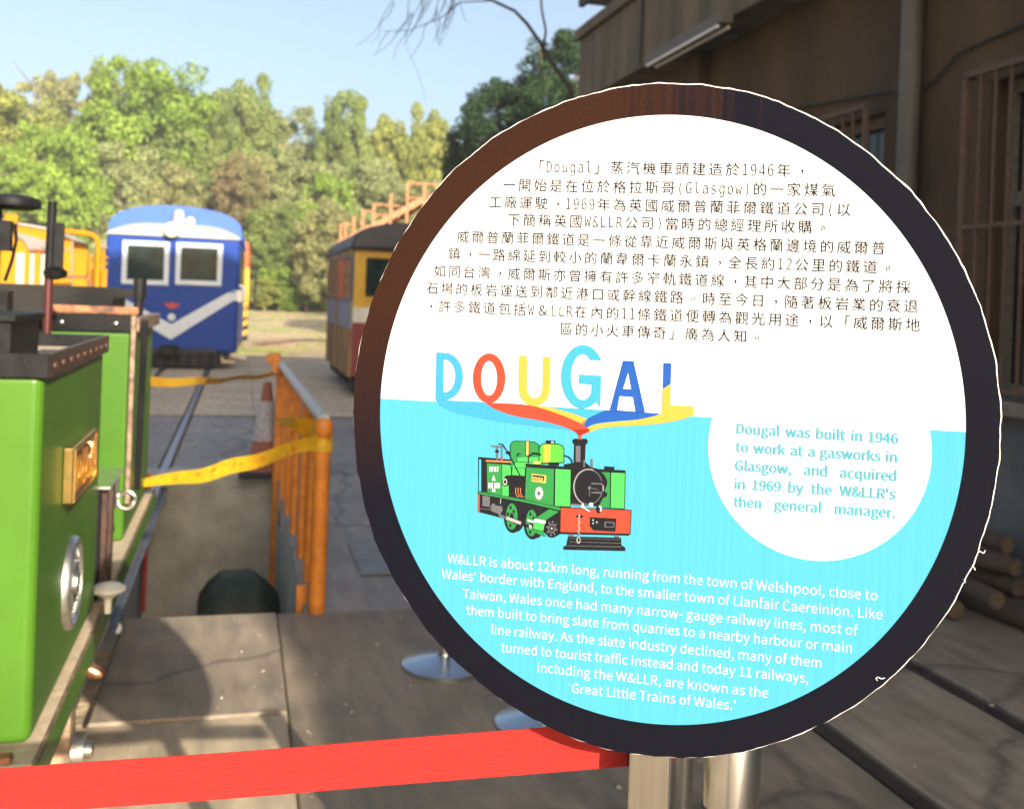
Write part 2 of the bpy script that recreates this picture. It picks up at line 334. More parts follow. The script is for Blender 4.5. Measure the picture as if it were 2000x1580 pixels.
o = part('covered_bundle', lumpy(.05, 6.7, PZ, .25, .30, .84, 4), M['tarp'], None, smooth=True); o.rotation_euler = (0,0,YAW)
tag(o, 'dark bundle under a green tarpaulin lying in the pit', 'tarpaulin bundle')
o = part('cover_plate', MB().box((.62,5.05,.004),(1.02,5.75,.012)), M['plate'], None, bevel=.003); o.rotation_euler=(0,0,YAW)
tag(o, 'flat grey steel plate on the floor right of the orange railing', 'steel plate')
# drain channel shadow gap has a grating of dark bars
o = thing('drain_grating', 'narrow dark drain channel crossing the yard before the trains', 'drain', (0,0,0), YAW)
part('frame', MB().box((-3,11.725,-.04),(3.6,11.745,-.002)).box((-3,11.835,-.04),(3.6,11.855,-.002)), M['rustrail'], o)
mbg = MB()
for k in range(110): mbg.box((-3+.06*k,11.745,-.03),(-3+.06*k+.022,11.835,-.012))
p_ = part('grating_bars', mbg, M['black'], o); p_['kind'] = 'stuff'

# ---------------------------------------------------------------- building on the right (in shade)
M['wall'] = mat('brown_render', (.100,.058,.026), .9, scale=2.2, c2=(.060,.036,.018), bump=.25, bscale=30, stretch=(1,1,.45))
M['wallgrey'] = mat('grey_plinth_paint', (.15,.15,.15), .85, scale=3, c2=(.09,.09,.09), bump=.2)
M['fascia'] = mat('stained_fascia', (.17,.13,.08), .9, scale=3, c2=(.085,.07,.052), stretch=(1.2,1.2,.18), bump=.2)
M['upper'] = mat('upper_wall', (.22,.19,.15), .9, scale=2)
M['roof'] = mat('dark_roof_sheet', (.03,.03,.035), .7)
M['barrust'] = mat('rusty_bars', (.13,.075,.045), .75, scale=30, c2=(.09,.05,.035))
M['woodframe'] = mat('weathered_frame', (.18,.15,.11), .7, scale=20, var=.25)
M['glassdark'] = mat('dark_glass', (.012,.011,.012), .12, var=.2)
M['curtain'] = mat('brown_curtain', (.085,.055,.04), .9, scale=8, stretch=(6,6,.4), var=.35)
M['pipegrey'] = mat('grey_pipe', (.11,.095,.075), .6, var=.15)
M['cable'] = mat('black_cable', (.02,.018,.015), .6)
B = thing('depot_building', 'brown rendered depot building standing in shade behind the round sign', 'building', (0,0,0), YAW)
WL = 3.6
wins = [(2.2, 4.36, 1.0, 2.57), (5.24, 6.9, 1.45, 2.57), (8.3, 9.4, 1.45, 2.57), (-1.9, .5, 1.0, 2.57)]
wins = sorted(wins)
def wallpiece(d0, d1, z0, z1, m): part('wall', MB().box((WL, d0, z0), (WL+.22, d1, z1)), m, B)
d = -12.4; WTOP = 4.1; WD1 = 9.95
for (a, b, z0, z1) in wins:
    wallpiece(d, a, 1.0, WTOP, M['wall']); wallpiece(a, b, z1, WTOP, M['wall'])
    if z0 > 1.0: wallpiece(a, b, 1.0, z0, M['wall'])
    d = b
wallpiece(d, WD1, 1.0, WTOP, M['wall'])
part('plinth', MB().box((WL-.015, -12.4, -.05), (WL+.22, WD1, 1.0)), M['wallgrey'], B)
part('end_wall', MB().box((WL+.22, WD1-.22, -.05), (9.5, WD1, WTOP)), M['wall'], B)
part('back_wall', MB().box((WL+.22, -12.4, -.05), (9.5, -12.18, WTOP)), M['wall'], B)
part('far_wall', MB().box((9.5, -12.4, -.05), (9.72, WD1, WTOP)), M['wall'], B)
part('fascia', MB().box((3.30, -12.4, 3.46), (WL-.002, 10.1, 4.11)).box((3.25, -12.4, 4.11), (WL+.3, 10.15, 4.22)), M['fascia'], B, bevel=.008)
part('roof', MB().box((3.42, -12.4, 4.60), (9.9, 10.45, 4.72)).box((3.38,-12.4,4.56),(3.44,10.45,4.76)), M['roof'], B)
part('clerestory_band', MB().box((WL+.05, -12.3, 4.22), (9.6, 9.9, 4.60)), M['upper'], B)
# added block, unseen above the frame, its outline shaped to shade the yard
up = MB().prism([(-12.3, 4.72), (3.2, 4.72), (2.9, 7.5), (1.9, 8.3), (-2.3, 10.4), (-7.2, 12.2), (-8.2, 10.2), (-10.8, 7.2), (-10.85, 5.8), (-12.3, 5.8)], 'x', WL+.1, WL+1.0)
part('added_shade_block', up, M['upper'], B)
for (a, b, z0, z1) in wins:
    wn = part('window', MB().box((WL+.10, a, z0), (WL+.14, a+.06, z1)).box((WL+.10, b-.06, z0), (WL+.14, b, z1)).box((WL+.10, a+.06, z0), (WL+.14, b-.06, z0+.06)).box((WL+.10, a+.06, z1-.06), (WL+.14, b-.06, z1)).box((WL+.10, a+.06, z0+(z1-z0)*.60), (WL+.14, b-.06, z0+(z1-z0)*.60+.07)).box((WL+.095, (a+b)/2-.04, z0), (WL+.145, (a+b)/2+.04, z1)), M['woodframe'], B)
    part('pane', MB().box((WL+.125, a+.01, z0+.01), (WL+.13, b-.01, z1-.01)), M['glassdark'], wn)
    part('curtain', MB().box((WL+.17, b-.75, z0), (WL+.18, b, z1)), M['curtain'], wn)
    part('sill', MB().box((WL-.17, a-.08, z0-.07), (WL+.1, b+.08, z0-.002)), M['woodframe'], wn, bevel=.006)
    gr = part('grille_frame', MB().box((WL-.15, a-.03, z0), (WL-.125, a, z1+.02)).box((WL-.15, b, z0), (WL-.125, b+.03, z1+.02)).box((WL-.15, a-.03, z1), (WL-.12, b+.03, z1+.03)).box((WL-.15, a, z0+.03), (WL-.13, b, z0+.05)).box((WL-.15, a, z0+(z1-z0)*.52), (WL-.13, b, z0+(z1-z0)*.52+.02)).box((WL-.12,b,z1),(WL,b+.03,z1+.03)).box((WL-.12,b,z0),(WL,b+.03,z0+.03)), M['barrust'], B)
    nb = int((b-a)/.105); bm_ = MB().box((WL-.145, 0, z0), (WL-.131, .014, z1+.05)).mesh('bar'); bm_.materials.append(M['barrust'])
    for k in range(1, nb+1):
        bo = part('bar', bm_, None, gr); bo.location = (0, a + (b-a)*k/(nb+1), 0)
part('downpipe', MB().tube([(WL-.07, 4.92, 0), (WL-.07, 4.92, 3.46)], .058, 16), M['pipegrey'], B, smooth=True)
part('pilaster', MB().box((WL-.10, 7.62, 1.0), (WL-.002, 7.92, 3.459)), M['wall'], B)
part('conduit', MB().tube([(3.285, 8.35-.0, 3.47), (3.285, 8.35, 4.1)], .012, 8), M['cable'], B)
cb = [(WL-.02, 4.6 + t*.6, 2.76 - .12*math.sin(math.pi*t*.9) - .05*t) for t in [i/8 for i in range(9)]]
part('cable', MB().tube([(WL-.02, 2.0, 2.95)] + cb + [(WL-.02,6.5,2.78),(WL-.02,7.6,2.86)], .008, 6), M['cable'], B)
o = thing('fluorescent_light', 'twin tube light fitting fixed under the concrete eave, switched off', 'light fitting', (0,0,0), YAW)
part('housing', MB().box((3.16, 6.55, 3.38), (3.26, 7.95, 3.455)), M['pipegrey'], o, bevel=.005)
M['tube'] = mat('unlit_tube', (.75,.72,.66), .3, var=.05)
for dx in (3.17, 3.25): part('tube', MB().tube([(dx, 6.6, 3.365), (dx, 7.9, 3.365)], .014, 10), M['tube'], o, smooth=True)
# logs against the wall
M['bark'] = mat('log_bark', (.09,.055,.035), .95, scale=12, c2=(.05,.035,.025), bump=.8, bscale=25, stretch=(1,1,.3))
M['logend'] = mat('log_end', (.10,.07,.045), .9, scale=20, var=.3)
def log(l, d, h, ln, r, ax, label, seed):
    q = random.Random(seed); t = thing('log', label, 'log', tuple(yard(l, d, h)), YAW + ax, 'logs stacked against the wall')
    pts = [(q.uniform(-.012,.012), -ln/2 + ln*i/6, q.uniform(-.012,.012)) for i in range(7)]
    part('bark', MB().tube(pts, [r*q.uniform(.92,1.06) for _ in pts], 14), M['bark'], t, smooth=True)
    part('cut_end', MB().tube([(pts[0][0], -ln/2-.004, pts[0][2]), (pts[0][0], -ln/2+.002, pts[0][2])], r*.86, 14), M['logend'], t)
lg = [(3.38,4.35,.055,1.2,.055,.05,'lowest log at the wall foot, its pale cut end to the camera'),(3.25,4.5,.05,1.1,.05,-.12,'lowest log lying farthest from the wall'),(3.5,4.4,.06,1.3,.055,.0,'bottom log touching the grey plinth'),
      (3.42,4.55,.155,1.25,.052,.12,'second layer log leaning slightly outwards'),(3.30,4.3,.15,1.0,.05,-.06,'short second layer log over the outermost one'),(3.50,4.7,.25,1.4,.05,-.05,'long log on the third layer by the wall'),
      (3.38,4.5,.245,1.2,.048,.10,'third layer log with rough dark bark'),(3.46,4.75,.34,1.5,.05,.03,'topmost log of the pile at the wall')]
for i, (l,d,h,ln,r_,ax,lb) in enumerate(lg): log(l,d,h,ln,r_*.88,ax,lb,i)

# ---------------------------------------------------------------- orange railing, tapes, cone
BR = thing('barrier_railing', 'orange pipe railing with a worn white top rail along the pit', 'railing', (0,0,0), YAW)
pd = [(4.50,.81,-.02,.036),(5.0,.815,-.40,.020),(5.45,.82,-.35,.020),(6.0,.82,-.30,.020),(6.55,.83,-.25,.020),(7.1,.83,-.2,.020),(7.78,.85,-.9,.034)]
bx_ = lambda d_: .365-.018*(d_-4.5)
for (dd, tp, bt, r_) in pd:
    pp = part('post', MB().tube([(bx_(dd),dd,bt),(bx_(dd),dd,tp)], r_, 14), M['orange'], BR, smooth=True)
    if bt < -.1:
        part('rusty_foot', MB().tube([(bx_(dd),dd,bt),(bx_(dd),dd,bt+.12)], r_+.003, 12), M['rust'], pp, smooth=True)
part('short_post', MB().box((.285,4.62,-.10),(.335,4.66,.08)), M['orange'], BR)
part('top_rail', MB().tube([(.365,4.47,.835),(.305,7.82,.855)], .027, 14), M['railpaint'], BR, smooth=True)
part('rail_knuckle', MB().lathe([(.0,-.045),(.030,-.04),(.040,-.02),(.040,.02),(.03,.04),(0,.045)],14,Matrix.Translation((.365,4.48,.80))), M['orange'], BR, smooth=True)
part('rail_bracket', MB().box((.24,7.70,.78),(.30,7.83,.94)).box((.20,7.72,.86),(.26,7.80,.93)), M['orange'], BR, bevel=.01)
def ribbon(pts, width, tilt, thick=.0012, sag=0, seg=40, wob=0, seed=0, wf=None, flutter=2.4):
    """band between points; tilt = list of angles (0 = face upright)"""
    q = []; n = len(pts)-1; mb = MB()
    for i in range(seg+1):
        t = i/seg*n; k = min(int(t), n-1); f = t-k
        p = Vector(pts[k]).lerp(Vector(pts[k+1]), f); s_ = i/seg
        p.z -= sag*4*s_*(1-s_)
        if wob: p.z += wob*mnoise.noise(Vector((s_*4, seed, 0))); 
        ang = tilt[0] + (tilt[1]-tilt[0])*s_ + (wob*22*mnoise.noise(Vector((s_*flutter, seed+5, 0))) if wob else 0)
        d_ = (Vector(pts[-1])-Vector(pts[0])).normalized(); side = d_.cross(Vector((0,0,1))).normalized()
        wv = (Vector((0,0,1))*math.cos(ang) + side*math.sin(ang)) * width/2 * (wf(s_) if wf else 1)
        nn = d_.cross(wv).normalized()*thick/2
        q.append((p-wv-nn, p+wv-nn, p+wv+nn, p-wv+nn))
    for a in q: mb.v += [tuple(x) for x in a]
    for i in range(seg):
        for k in range(4):
            a = i*4+k; b = i*4+(k+1) % 4; mb.f.append((a,b,b+4,a+4))
    mb.f.append((0,1,2,3)); mb.f.append((seg*4,seg*4+1,seg*4+2,seg*4+3))
    return mb, q
def tape(p0, p1, label, width, sag, seed, marks, wf=None, tilt=(.1,.25)):
    t = thing('barrier_tape', label, 'barrier tape', (0,0,0), 0)
    mb, q = ribbon([p0, p1], width, tilt, sag=sag, wob=.03, seed=seed, wf=wf)
    part('tape_band', mb, M['tape'], t)
    mk = MB(); rr = random.Random(seed)
    for c in marks:
        for k in range(5):     # irregular strokes of worn red lettering
            s0 = c + rr.uniform(-.022,.022); s1 = s0 + rr.uniform(.006,.016); a0 = rr.uniform(.15,.75); a1 = a0 + rr.uniform(.06,.14)
            if k % 2: s1 = s0 + .005; a1 = min(.88, a0+.35)
            P = []
            for (s_, a_) in ((s0,a0),(s1,a0+.03),(s1,a1),(s0,a1)):
                x = max(0,min(.9999,s_))*40; i = int(x); f = x-i
                lo = q[i][0].lerp(q[i+1][0], f); hi = q[i][1].lerp(q[i+1][1], f)
                nrm = (q[i][0]-q[i][3]).normalized()
                if nrm.y > 0: nrm = -nrm
                P.append(lo.lerp(hi, a_) + nrm*.0016)
            mk.add(P, [(0,1,2,3)])
    if marks: part('red_lettering', mk, M['tapered'], t)['kind'] = 'stuff'
    return t
t1a = yard(.345, 4.46, .745); t1b = at(266, 946, 4.75)
tt = tape(t1b, t1a, 'yellow tape with red characters tied from the green engine to the near orange post', .062, .02, 3, [.22,.36,.43,.50,.57,.70,.86], wf=lambda s: .55+.55*math.sin(min(1,s*1.25)*math.pi*.75))
part('knot', MB().tube([yard(.365,4.5,.70),yard(.365,4.5,.78)], [.046,.042], 16), M['tape'], tt, smooth=True)
fl = MB(); A = yard(.35,4.47,.72); Bp = at(575,815,4.5); Cp = at(618,812,4.6); Dp = at(600,850,4.6)
fl.add([A, at(560,833,4.62), at(535,817,4.7), Bp, at(612,818,4.6), at(614,850,4.5), at(590,846,4.66)], [(0,1,6),(1,2,3,6),(3,4,5,6),(5,0,6)])
part('loose_end', fl, M['tape'], tt)
tape(at(272, 743, 4.95), yard(.27, 7.78, .79), 'yellow tape strung from the engine to the far end of the orange railing', .050, .03, 9, [.1,.5,.62,.75], wf=lambda s: 1-.3*s, tilt=(.2,.6))
CN = thing('traffic_cone', 'faded orange traffic cone standing behind the orange railing', 'traffic cone', tuple(atground(516, 926)), YAW)
part('base', MB().box((-.19,-.19,0),(.19,.19,.035)), M['rubber'], CN, bevel=.012)
part('cone_body', MB().lathe([(.135,.035),(.125,.05),(.035,.66),(.03,.70),(.022,.70)],24), M['cone'], CN, smooth=True)
part('reflective_band', MB().lathe([(.0985,.26),(.0955,.28),(.056,.545),(.053,.56)],24,None), M['coneband'], CN, smooth=True)

# ---------------------------------------------------------------- green steam engine (left)
E_ = thing('steam_engine', 'bright green narrow gauge steam engine with brass name plate at the left edge', 'steam locomotive', tuple(yard(-.395, 2.33, 0)), YAW)
def riv(x, y, z, nx, ny, r=.007):
    ax = Vector((nx,ny,0)); Mx = Matrix.Translation((x,y,z)) @ ax.to_track_quat('Z','Y').to_matrix().to_4x4()
    return MB().lathe([(r,0),(r*.9,r*.4),(r*.5,r*.75),(.0005,r*.85)],10,Mx)
tk = part('side_tank', MB().box((-.62,0,.405),(0,.98,1.187)), M['green'], E_, bevel=.022, seg=4)
part('tank_top', MB().box((-.60,.02,1.1865),(-.012,.96,1.192)), M['sandy'], tk)
T0, T1 = 1.176, 1.228
rim = part('tank_rim', MB().box((-.635,-.012,T0),(.012,-.001,T1)), M['black'], tk, bevel=.003)
part('tank_rim', MB().box((.001,-.001,T0),(.013,.992,T1)), M['rimside'], tk, bevel=.003, label='rusty riveted rim of the tank side')
part('tank_rim', MB().box((-.635,.981,T0),(.001,.992,T1)), M['black'], tk, bevel=.003)
rm_ = riv(0,0,0,1,0,.0095).mesh('rivet', True); rm_.materials.append(M['rimside'])
for k in range(9):
    r_ = part('rivet', rm_, None, tk); r_.location = (.013, .05+.108*k, 1.2)
part('filler_box', MB().box((-.42,.10,1.19),(-.085,.42,1.29)).box((-.43,.09,1.288),(-.075,.43,1.305)), M['black'], E_, bevel=.004)
part('tray_block', MB().box((-.10,.50,1.19),(-.06,.56,1.205)), M['plasticblack'], E_)
# name plate
npl = part('name_plate', MB().box((.0005,.29,.853),(.024,.675,.986)), M['brass'], E_, bevel=.003)
part('plate_field', MB().box((.0242,.297,.860),(.0246,.668,.979)), M['brassdark'], npl)
frm = MB()
for a_, b_ in (((.0246,.291,.855),(.029,.300,.984)),((.0246,.665,.855),(.029,.674,.984)),((.0246,.300,.975),(.029,.665,.984)),((.0246,.300,.855),(.029,.665,.864))): frm.box(a_, b_)
part('raised_border', frm, M['brass'], npl)
# badge
bM_ = Matrix.Translation((-.012,.46,.622)) @ Matrix.Rotation(math.pi/2,4,'Y')
bd = part('round_badge', MB().lathe([(.112,0),(.117,.006),(.117,.020),(.110,.030),(.100,.030),(.097,.022),(.0005,.022)],40,bM_), M['badge'], E_, smooth=True)
em = MB()
for k in range(26):
    a = k*2*math.pi/26
    em.box((.010,.46+.082*math.cos(a)-.005,.622+.082*math.sin(a)-.005),(.015,.46+.082*math.cos(a)+.005,.622+.082*math.sin(a)+.005))
part('emblem', em.lathe([(.055,.022),(.052,.028),(.03,.020),(.028,.034),(.0005,.036)],20,bM_), M['badge'], bd)
# footplate and valance
part('footplate', MB().box((-1.05,-.12,.375),(.020,2.92,.404)), M['sandy'], E_, bevel=.003)
part('footplate_edge', MB().box((.0205,-.12,.394),(.027,2.92,.407)), M['worn'], E_, bevel=.002)
part('valance', MB().box((.0205,-.12,.325),(.028,2.92,.393)), M['green'], E_)
part('frame', MB().box((-.95,-.05,.10),(-.22,2.9,.374)), M['black'], E_)
cM = Matrix.Translation((-.02,.70,.405))
part('lubricator_cap', MB().tube([(.035,1.0,.38),(.035,1.0,.435)],.012,12).lathe([(.012,.085),(.03,.098),(.052,.112),(.052,.118),(.035,.130),(.0005,.136)],24,Matrix.Translation((.035,1.0,.338))), M['white'], E_, smooth=True)
# lubricator box / motion gear between the tanks
lb = part('lubricator_box', MB().box((-.22,1.04,.405),(.0,1.34,.745)), M['black'], E_, bevel=.006)
part('box_lid', MB().box((-.24,1.02,.75),(.03,1.38,.760)), M['silver'], lb, bevel=.003)
part('standard', MB().box((.0,1.07,.405),(.015,1.11,.75)).box((.0,1.22,.405),(.015,1.27,.75)), M['rimside'], lb)
ring = [(.05+.028*math.cos(a), 1.30, .665+.028*math.sin(a)) for a in [k*2*math.pi/20 for k in range(21)]]
part('ring_handle', MB().tube(ring, .007, 8, cap=False).tube([(.016,1.3,.64),(.016,1.3,.745)],.009,8), M['silver'], lb, smooth=True)
# bunker
bk = part('bunker', MB().box((-.60,1.83,.405),(-.008,2.86,1.205)), M['green'], E_, bevel=.015, seg=3)
part('bunker_rim', MB().box((-.60,1.815,1.205),(-.002,1.83,1.268)), M['blackgloss'], bk, bevel=.004)
part('bunker_lip', MB().box((-.31,1.805,1.270),(.02,1.835,1.302)), M['copperrust'], bk, bevel=.008, label='worn coppery lip along the bunker top')
part('bunker_side_rim', MB().box((-.007,1.81,.55),(.012,1.85,1.29)).box((-.007,1.85,1.205),(.022,2.86,1.26)), M['worn'], bk, bevel=.004)
part('corner_pipe', MB().tube([(.035,1.84,.60),(.04,1.86,1.25)],.012,8), M['blackgloss'], bk, smooth=True)
rm2 = riv(0,0,0,0,-1,.012).mesh('rivet', True); rm2.materials.append(M['silver'])
for xx in (-.25,-.06):
    r_ = part('rivet', rm2, None, bk); r_.location = (xx, 1.815, 1.237)
part('coal_bunker_sheet', MB().box((-1.5,2.75,.9),(-.155,2.80,1.375)).box((-.16,2.74,.95),(-.13,2.81,1.37)), M['blackgloss'], E_, bevel=.004)
part('brake_handle', MB().tube([(-.06,2.62,1.19),(-.05,2.62,1.36)],.022,10).tube([(-.05,2.62,1.33),(-.052,2.62,1.42)],.030,10).box((-.15,2.61,1.33),(-.06,2.63,1.37)), M['blackgloss'], E_, smooth=True)
part('side_lever', MB().tube([tuple(yv) for yv in [(-.235,1.42,1.0),(-.235,1.42,1.42)]],.014,10), M['redpole'], E_, smooth=True, label='dark red lower half of the lever')
part('side_lever', MB().tube([(-.235,1.42,1.42),(-.232,1.42,1.655)],.015,10).box((-.222,1.41,1.40),(-.192,1.43,1.585)).lathe([(.0,0),(.035,.01),(.04,.03),(.02,.045),(0,.05)],12,Matrix.Translation((-.215,1.42,1.39))), M['black'], E_, smooth=True)
# chimney-like cap, dome, boiler and pipes at the frame's edge
part('vent_cap', MB().lathe([(.0005,-.01),(.055,-.012),(.078,-.004),(.080,.010),(.074,.022),(.05,.03),(.0005,.034)],28,Matrix.Translation((-.275,1.02,1.607))), M['black'], E_, smooth=True)
part('vent_stem', MB().tube([(-.315,1.02,1.19),(-.315,1.02,1.60)],.012,12).box((-.325,1.0,1.47),(-.275,1.04,1.56)).box((-.345,.98,1.24),(-.272,1.06,1.35)), M['black'], E_, smooth=True)
part('control_rod', MB().tube([(-.262,1.0,1.55),(-.258,1.0,1.50),(-.268,1.0,1.44),(-.285,1.0,1.38)],.005,8), M['blackgloss'], E_, smooth=True)
part('steam_dome', MB().lathe([(.17,1.0),(.17,1.55),(.155,1.63),(.10,1.68),(.0005,1.70)],36,Matrix.Translation((-.50,.70,0))), M['green'], E_, smooth=True)
arc = [(-.44+.13*math.cos(a), .58, 1.24+.16*math.sin(a)) for a in [math.radians(k) for k in range(0,181,12)]]
part('copper_band', MB().tube(arc, .014, 10), M['copper'], E_, smooth=True)
part('boiler', MB().lathe([(.27,-.9),(.27,1.9)],36,Matrix.Translation((-.95,.6,.95)) @ Matrix.Rotation(math.pi/2,4,'X')), M['green'], E_, smooth=True)
# running gear
Mx = Matrix.Rotation(math.pi/2,4,'Y')
part('crank_pin', MB().lathe([(.052,-.02),(.052,.035),(.046,.037),(.046,.085),(.022,.087),(.022,.102),(.018,.106)],24,Matrix.Translation((-.035,.48,.185)) @ Mx), M['silver'], E_, smooth=True)
part('side_rod', MB().box((-.04,.44,.155),(-.02,1.6,.215)), M['silver'], E_, bevel=.006)
for yy in (.85, 1.75):
    wh = part('wheel', MB().lathe([(.235,-.05),(.25,-.045),(.25,.03),(.23,.035),(.215,.025),(.09,.012),(.085,.03),(.0005,.035)],40,Matrix.Translation((-.153,yy,.262)) @ Mx), M['worn'], E_, smooth=True)
part('drain_cock', MB().tube([(-.06,.80,.30),(.01,.78,.29),(.042,.77,.278),(.055,.768,.273)],[.014,.022,.017,.008],12), M['copper'], E_, smooth=True)
part('axle_guard', MB().prism([(.42,.14),(.52,.14),(.53,.24),(.50,.33),(.44,.33)],'x',-.03,.02), M['worn'], E_, bevel=.008)
part('front_bracket', MB().box((-.12,-.10,.40),(-.085,-.02,.52)).box((-.10,-.09,.405),(-.02,-.06,.42)), M['rust'], E_, bevel=.004)

# ---------------------------------------------------------------- blue railcar
M['blue'] = mat('blue_paint', (.002,.036,.24), .4, var=.10, scale=5, spec=.2)
M['bluelight'] = mat('blue_roof_paint', (.015,.09,.46), .5, var=.12, scale=4)
M['pale'] = mat('pale_blue_white', (.50,.56,.62), .45, var=.06)
M['cream'] = mat('cream_roof_front', (.40,.38,.31), .45, var=.06)
M['glassgreen'] = mat('window_glass', (.008,.022,.022), .12, var=.5, scale=5, spec=.25)
M['yellowp'] = mat('yellow_paint', (.50,.28,.01), .4, var=.08, scale=6)
M['redp'] = mat('red_orange_paint', (.70,.12,.03), .4)
M['dred'] = mat('badge_red', (.35,.03,.03), .5)
rc0 = at(337, 568, 17.9); rc0.z = 0
RC = thing('blue_railcar', 'blue railcar with a white V stripe and two front windows facing the pit', 'railcar', tuple(rc0), math.radians(13.8))
def fx(u): return (u-337)/112.0
def fz(v, u=337): return CAMH + (568 + (u-337)*.0367 - v)/112.0
LEN = 6.2; hw = 1.115
bz0, bz1 = fz(688), fz(462)
part('body', MB().prism([(-hw,bz0),(hw,bz0),(hw,bz1),(-hw,bz1)],'y',0,LEN), M['blue'], RC, bevel=.05, seg=3)
# front seam
part('belt_seam', MB().box((-hw+.05,-.012,fz(568)),(hw-.05,-.001,fz(565))), M['blue'], RC)
arch = [(-hw-.02, bz1+.02)] + [(1.13*math.cos(math.pi*(1-k/18))*(1.0), bz1+.10+.46*math.sin(math.pi*k/18)**.7) for k in range(0,19)] + [(hw+.02, bz1+.02)]
part('roof', MB().prism(arch,'y',.34,LEN+.1), M['bluelight'], RC, smooth=True)
# visor: from the eave back and up to the roof arch
vis = MB(); nV = 18
for j in range(5):
    t = j/4
    for k in range(nV+1):
        s_ = -1+2*k/nV; half = (hw+.01)*(1-.16*t); x = s_*half
        zz = bz1 - .005 + (.245*math.sin(t*math.pi/2)) * (1-abs(s_)**5*.55)
        vis.v.append((x, -.03+.40*t*t + .0, zz))
for j in range(4):
    for k in range(nV):
        a = j*(nV+1)+k; vis.f.append((a,a+1,a+nV+2,a+nV+1))
base = len(vis.v)
for k in range(nV+1): vis.v.append((vis.v[k][0], .40, bz1-.005))
for k in range(nV): vis.f.append((k, base+k, base+k+1, k+1))
part('visor', vis, M['cream'], RC, smooth=True)
for (u0,u1,v0,v1) in ((242,329,472,557),(341,429,475,558)):
    x0,x1,z0,z1 = fx(u0),fx(u1),fz(v1,(u0+u1)/2),fz(v0,(u0+u1)/2); t_=.085
    wn = part('window', MB().box((x0,-.035,z0),(x0+t_,-.001,z1)).box((x1-t_,-.035,z0),(x1,-.001,z1)).box((x0+t_,-.035,z0),(x1-t_,-.001,z0+t_)).box((x0+t_,-.035,z1-t_),(x1-t_,-.001,z1)), M['pale'], RC, bevel=.012)
    part('pane', MB().box((x0+t_-.002,-.012,z0+t_-.002),(x1-t_+.002,-.002,z1-t_+.002)), M['glassgreen'], wn)
def vband():
    top = .20; out = [(fx(228),fz(572,228)),(fx(337),fz(634)),(fx(448),fz(568,448)),(hw,fz(567,461)),(hw,fz(588,461)),(fx(452),fz(588,452)),(fx(337),fz(664)),(fx(216),fz(590,216))]
    return MB().prism(out,'y',-.008,-.001)
part('v_stripe', vband(), M['pale'], RC)
part('winged_badge', MB().prism([(fx(320),fz(592)),(fx(331),fz(594)),(fx(337),fz(590)),(fx(343),fz(594)),(fx(354),fz(592)),(fx(346),fz(601)),(fx(337),fz(605)),(fx(329),fz(601))],'y',-.012,-.001), M['dred'], RC)
part('round_mark', MB().lathe([(.065,0),(.065,.008),(.0005,.009)],20,Matrix.Translation((0,-.001,fz(620))) @ Matrix.Rotation(math.pi/2,4,'X')), M['pale'], RC)
hl = part('headlight', MB().lathe([(.09,-.3),(.13,-.02),(.14,.05),(.13,.09),(.11,.09)],24,Matrix.Translation((fx(333),-.08,fz(450))) @ Matrix.Rotation(math.pi/2,4,'X')), M['cream'], RC, smooth=True)
part('lens', MB().lathe([(.108,.05),(.09,.075),(.0005,.085)],20,Matrix.Translation((fx(333),-.08,fz(450))) @ Matrix.Rotation(math.pi/2,4,'X')), M['glassgreen'], hl, smooth=True)
part('ventilator', MB().lathe([(.125,0),(.11,.05),(.085,.25),(.06,.28),(.0005,.29)],20,Matrix.Translation((fx(342),.22,fz(440)))), M['cream'], RC, smooth=True)
part('horn', MB().lathe([(.0005,-.08),(.06,-.06),(.08,0),(.06,.06),(.0005,.08)],16,Matrix.Translation((fx(364),.2,fz(430)))), M['white'], RC, smooth=True)
part('underframe', MB().box((-hw+.05,.05,.22),(hw-.15,LEN,bz0)), M['black'], RC)
gm = MB().box((0,-.02,.06),(.11,.02,.30)).mesh('grille_slat'); gm.materials.append(M['black'])
for k in range(9):
    s_ = part('grille_slat', gm, None, RC); s_.location = (-.85+.185*k, .0, 0)
part('pilot_beam', MB().box((-.88,-.04,.28),(.78,.08,.36)).box((-.88,.02,.05),(.78,.05,.30)), M['rubber'], RC)
part('coupler', MB().box((-.16,-.20,.24),(.14,0,.42)).tube([(0,-.22,.30),(0,-.32,.31)],.06,10), M['black'], RC, bevel=.01)
part('step', MB().box((hw-.26,.05,.12),(hw-.02,.35,.17)).box((hw-.26,.05,.17),(hw-.22,.09,.34)), M['sandy'], RC)
for yy in (1.1,2.4,4.2,5.4):
    part('wheel', MB().lathe([(.25,-.05),(.26,.03),(.2,.04),(.0005,.04)],24,Matrix.Translation((.52,yy,.27)) @ Mx), M['worn'], RC, smooth=True)
part('door_handle', MB().tube([(hw+.02,.06,fz(552)),(hw+.09,.06,fz(560)),(hw+.09,.06,fz(580)),(hw+.02,.06,fz(588))],.03,8).box((hw-.02,-.03,fz(585)),(hw+.06,.08,fz(563))), M['white'], RC, smooth=True)
swm = MB().box((hw,0,fz(548)),(hw+.012,.75,fz(478))).mesh('side_window'); swm.materials.append(M['glassgreen'])
for yy in (.5,1.6,2.7,3.8,4.9):
    s_ = part('side_window', swm, None, RC); s_.location = (0,yy,0)
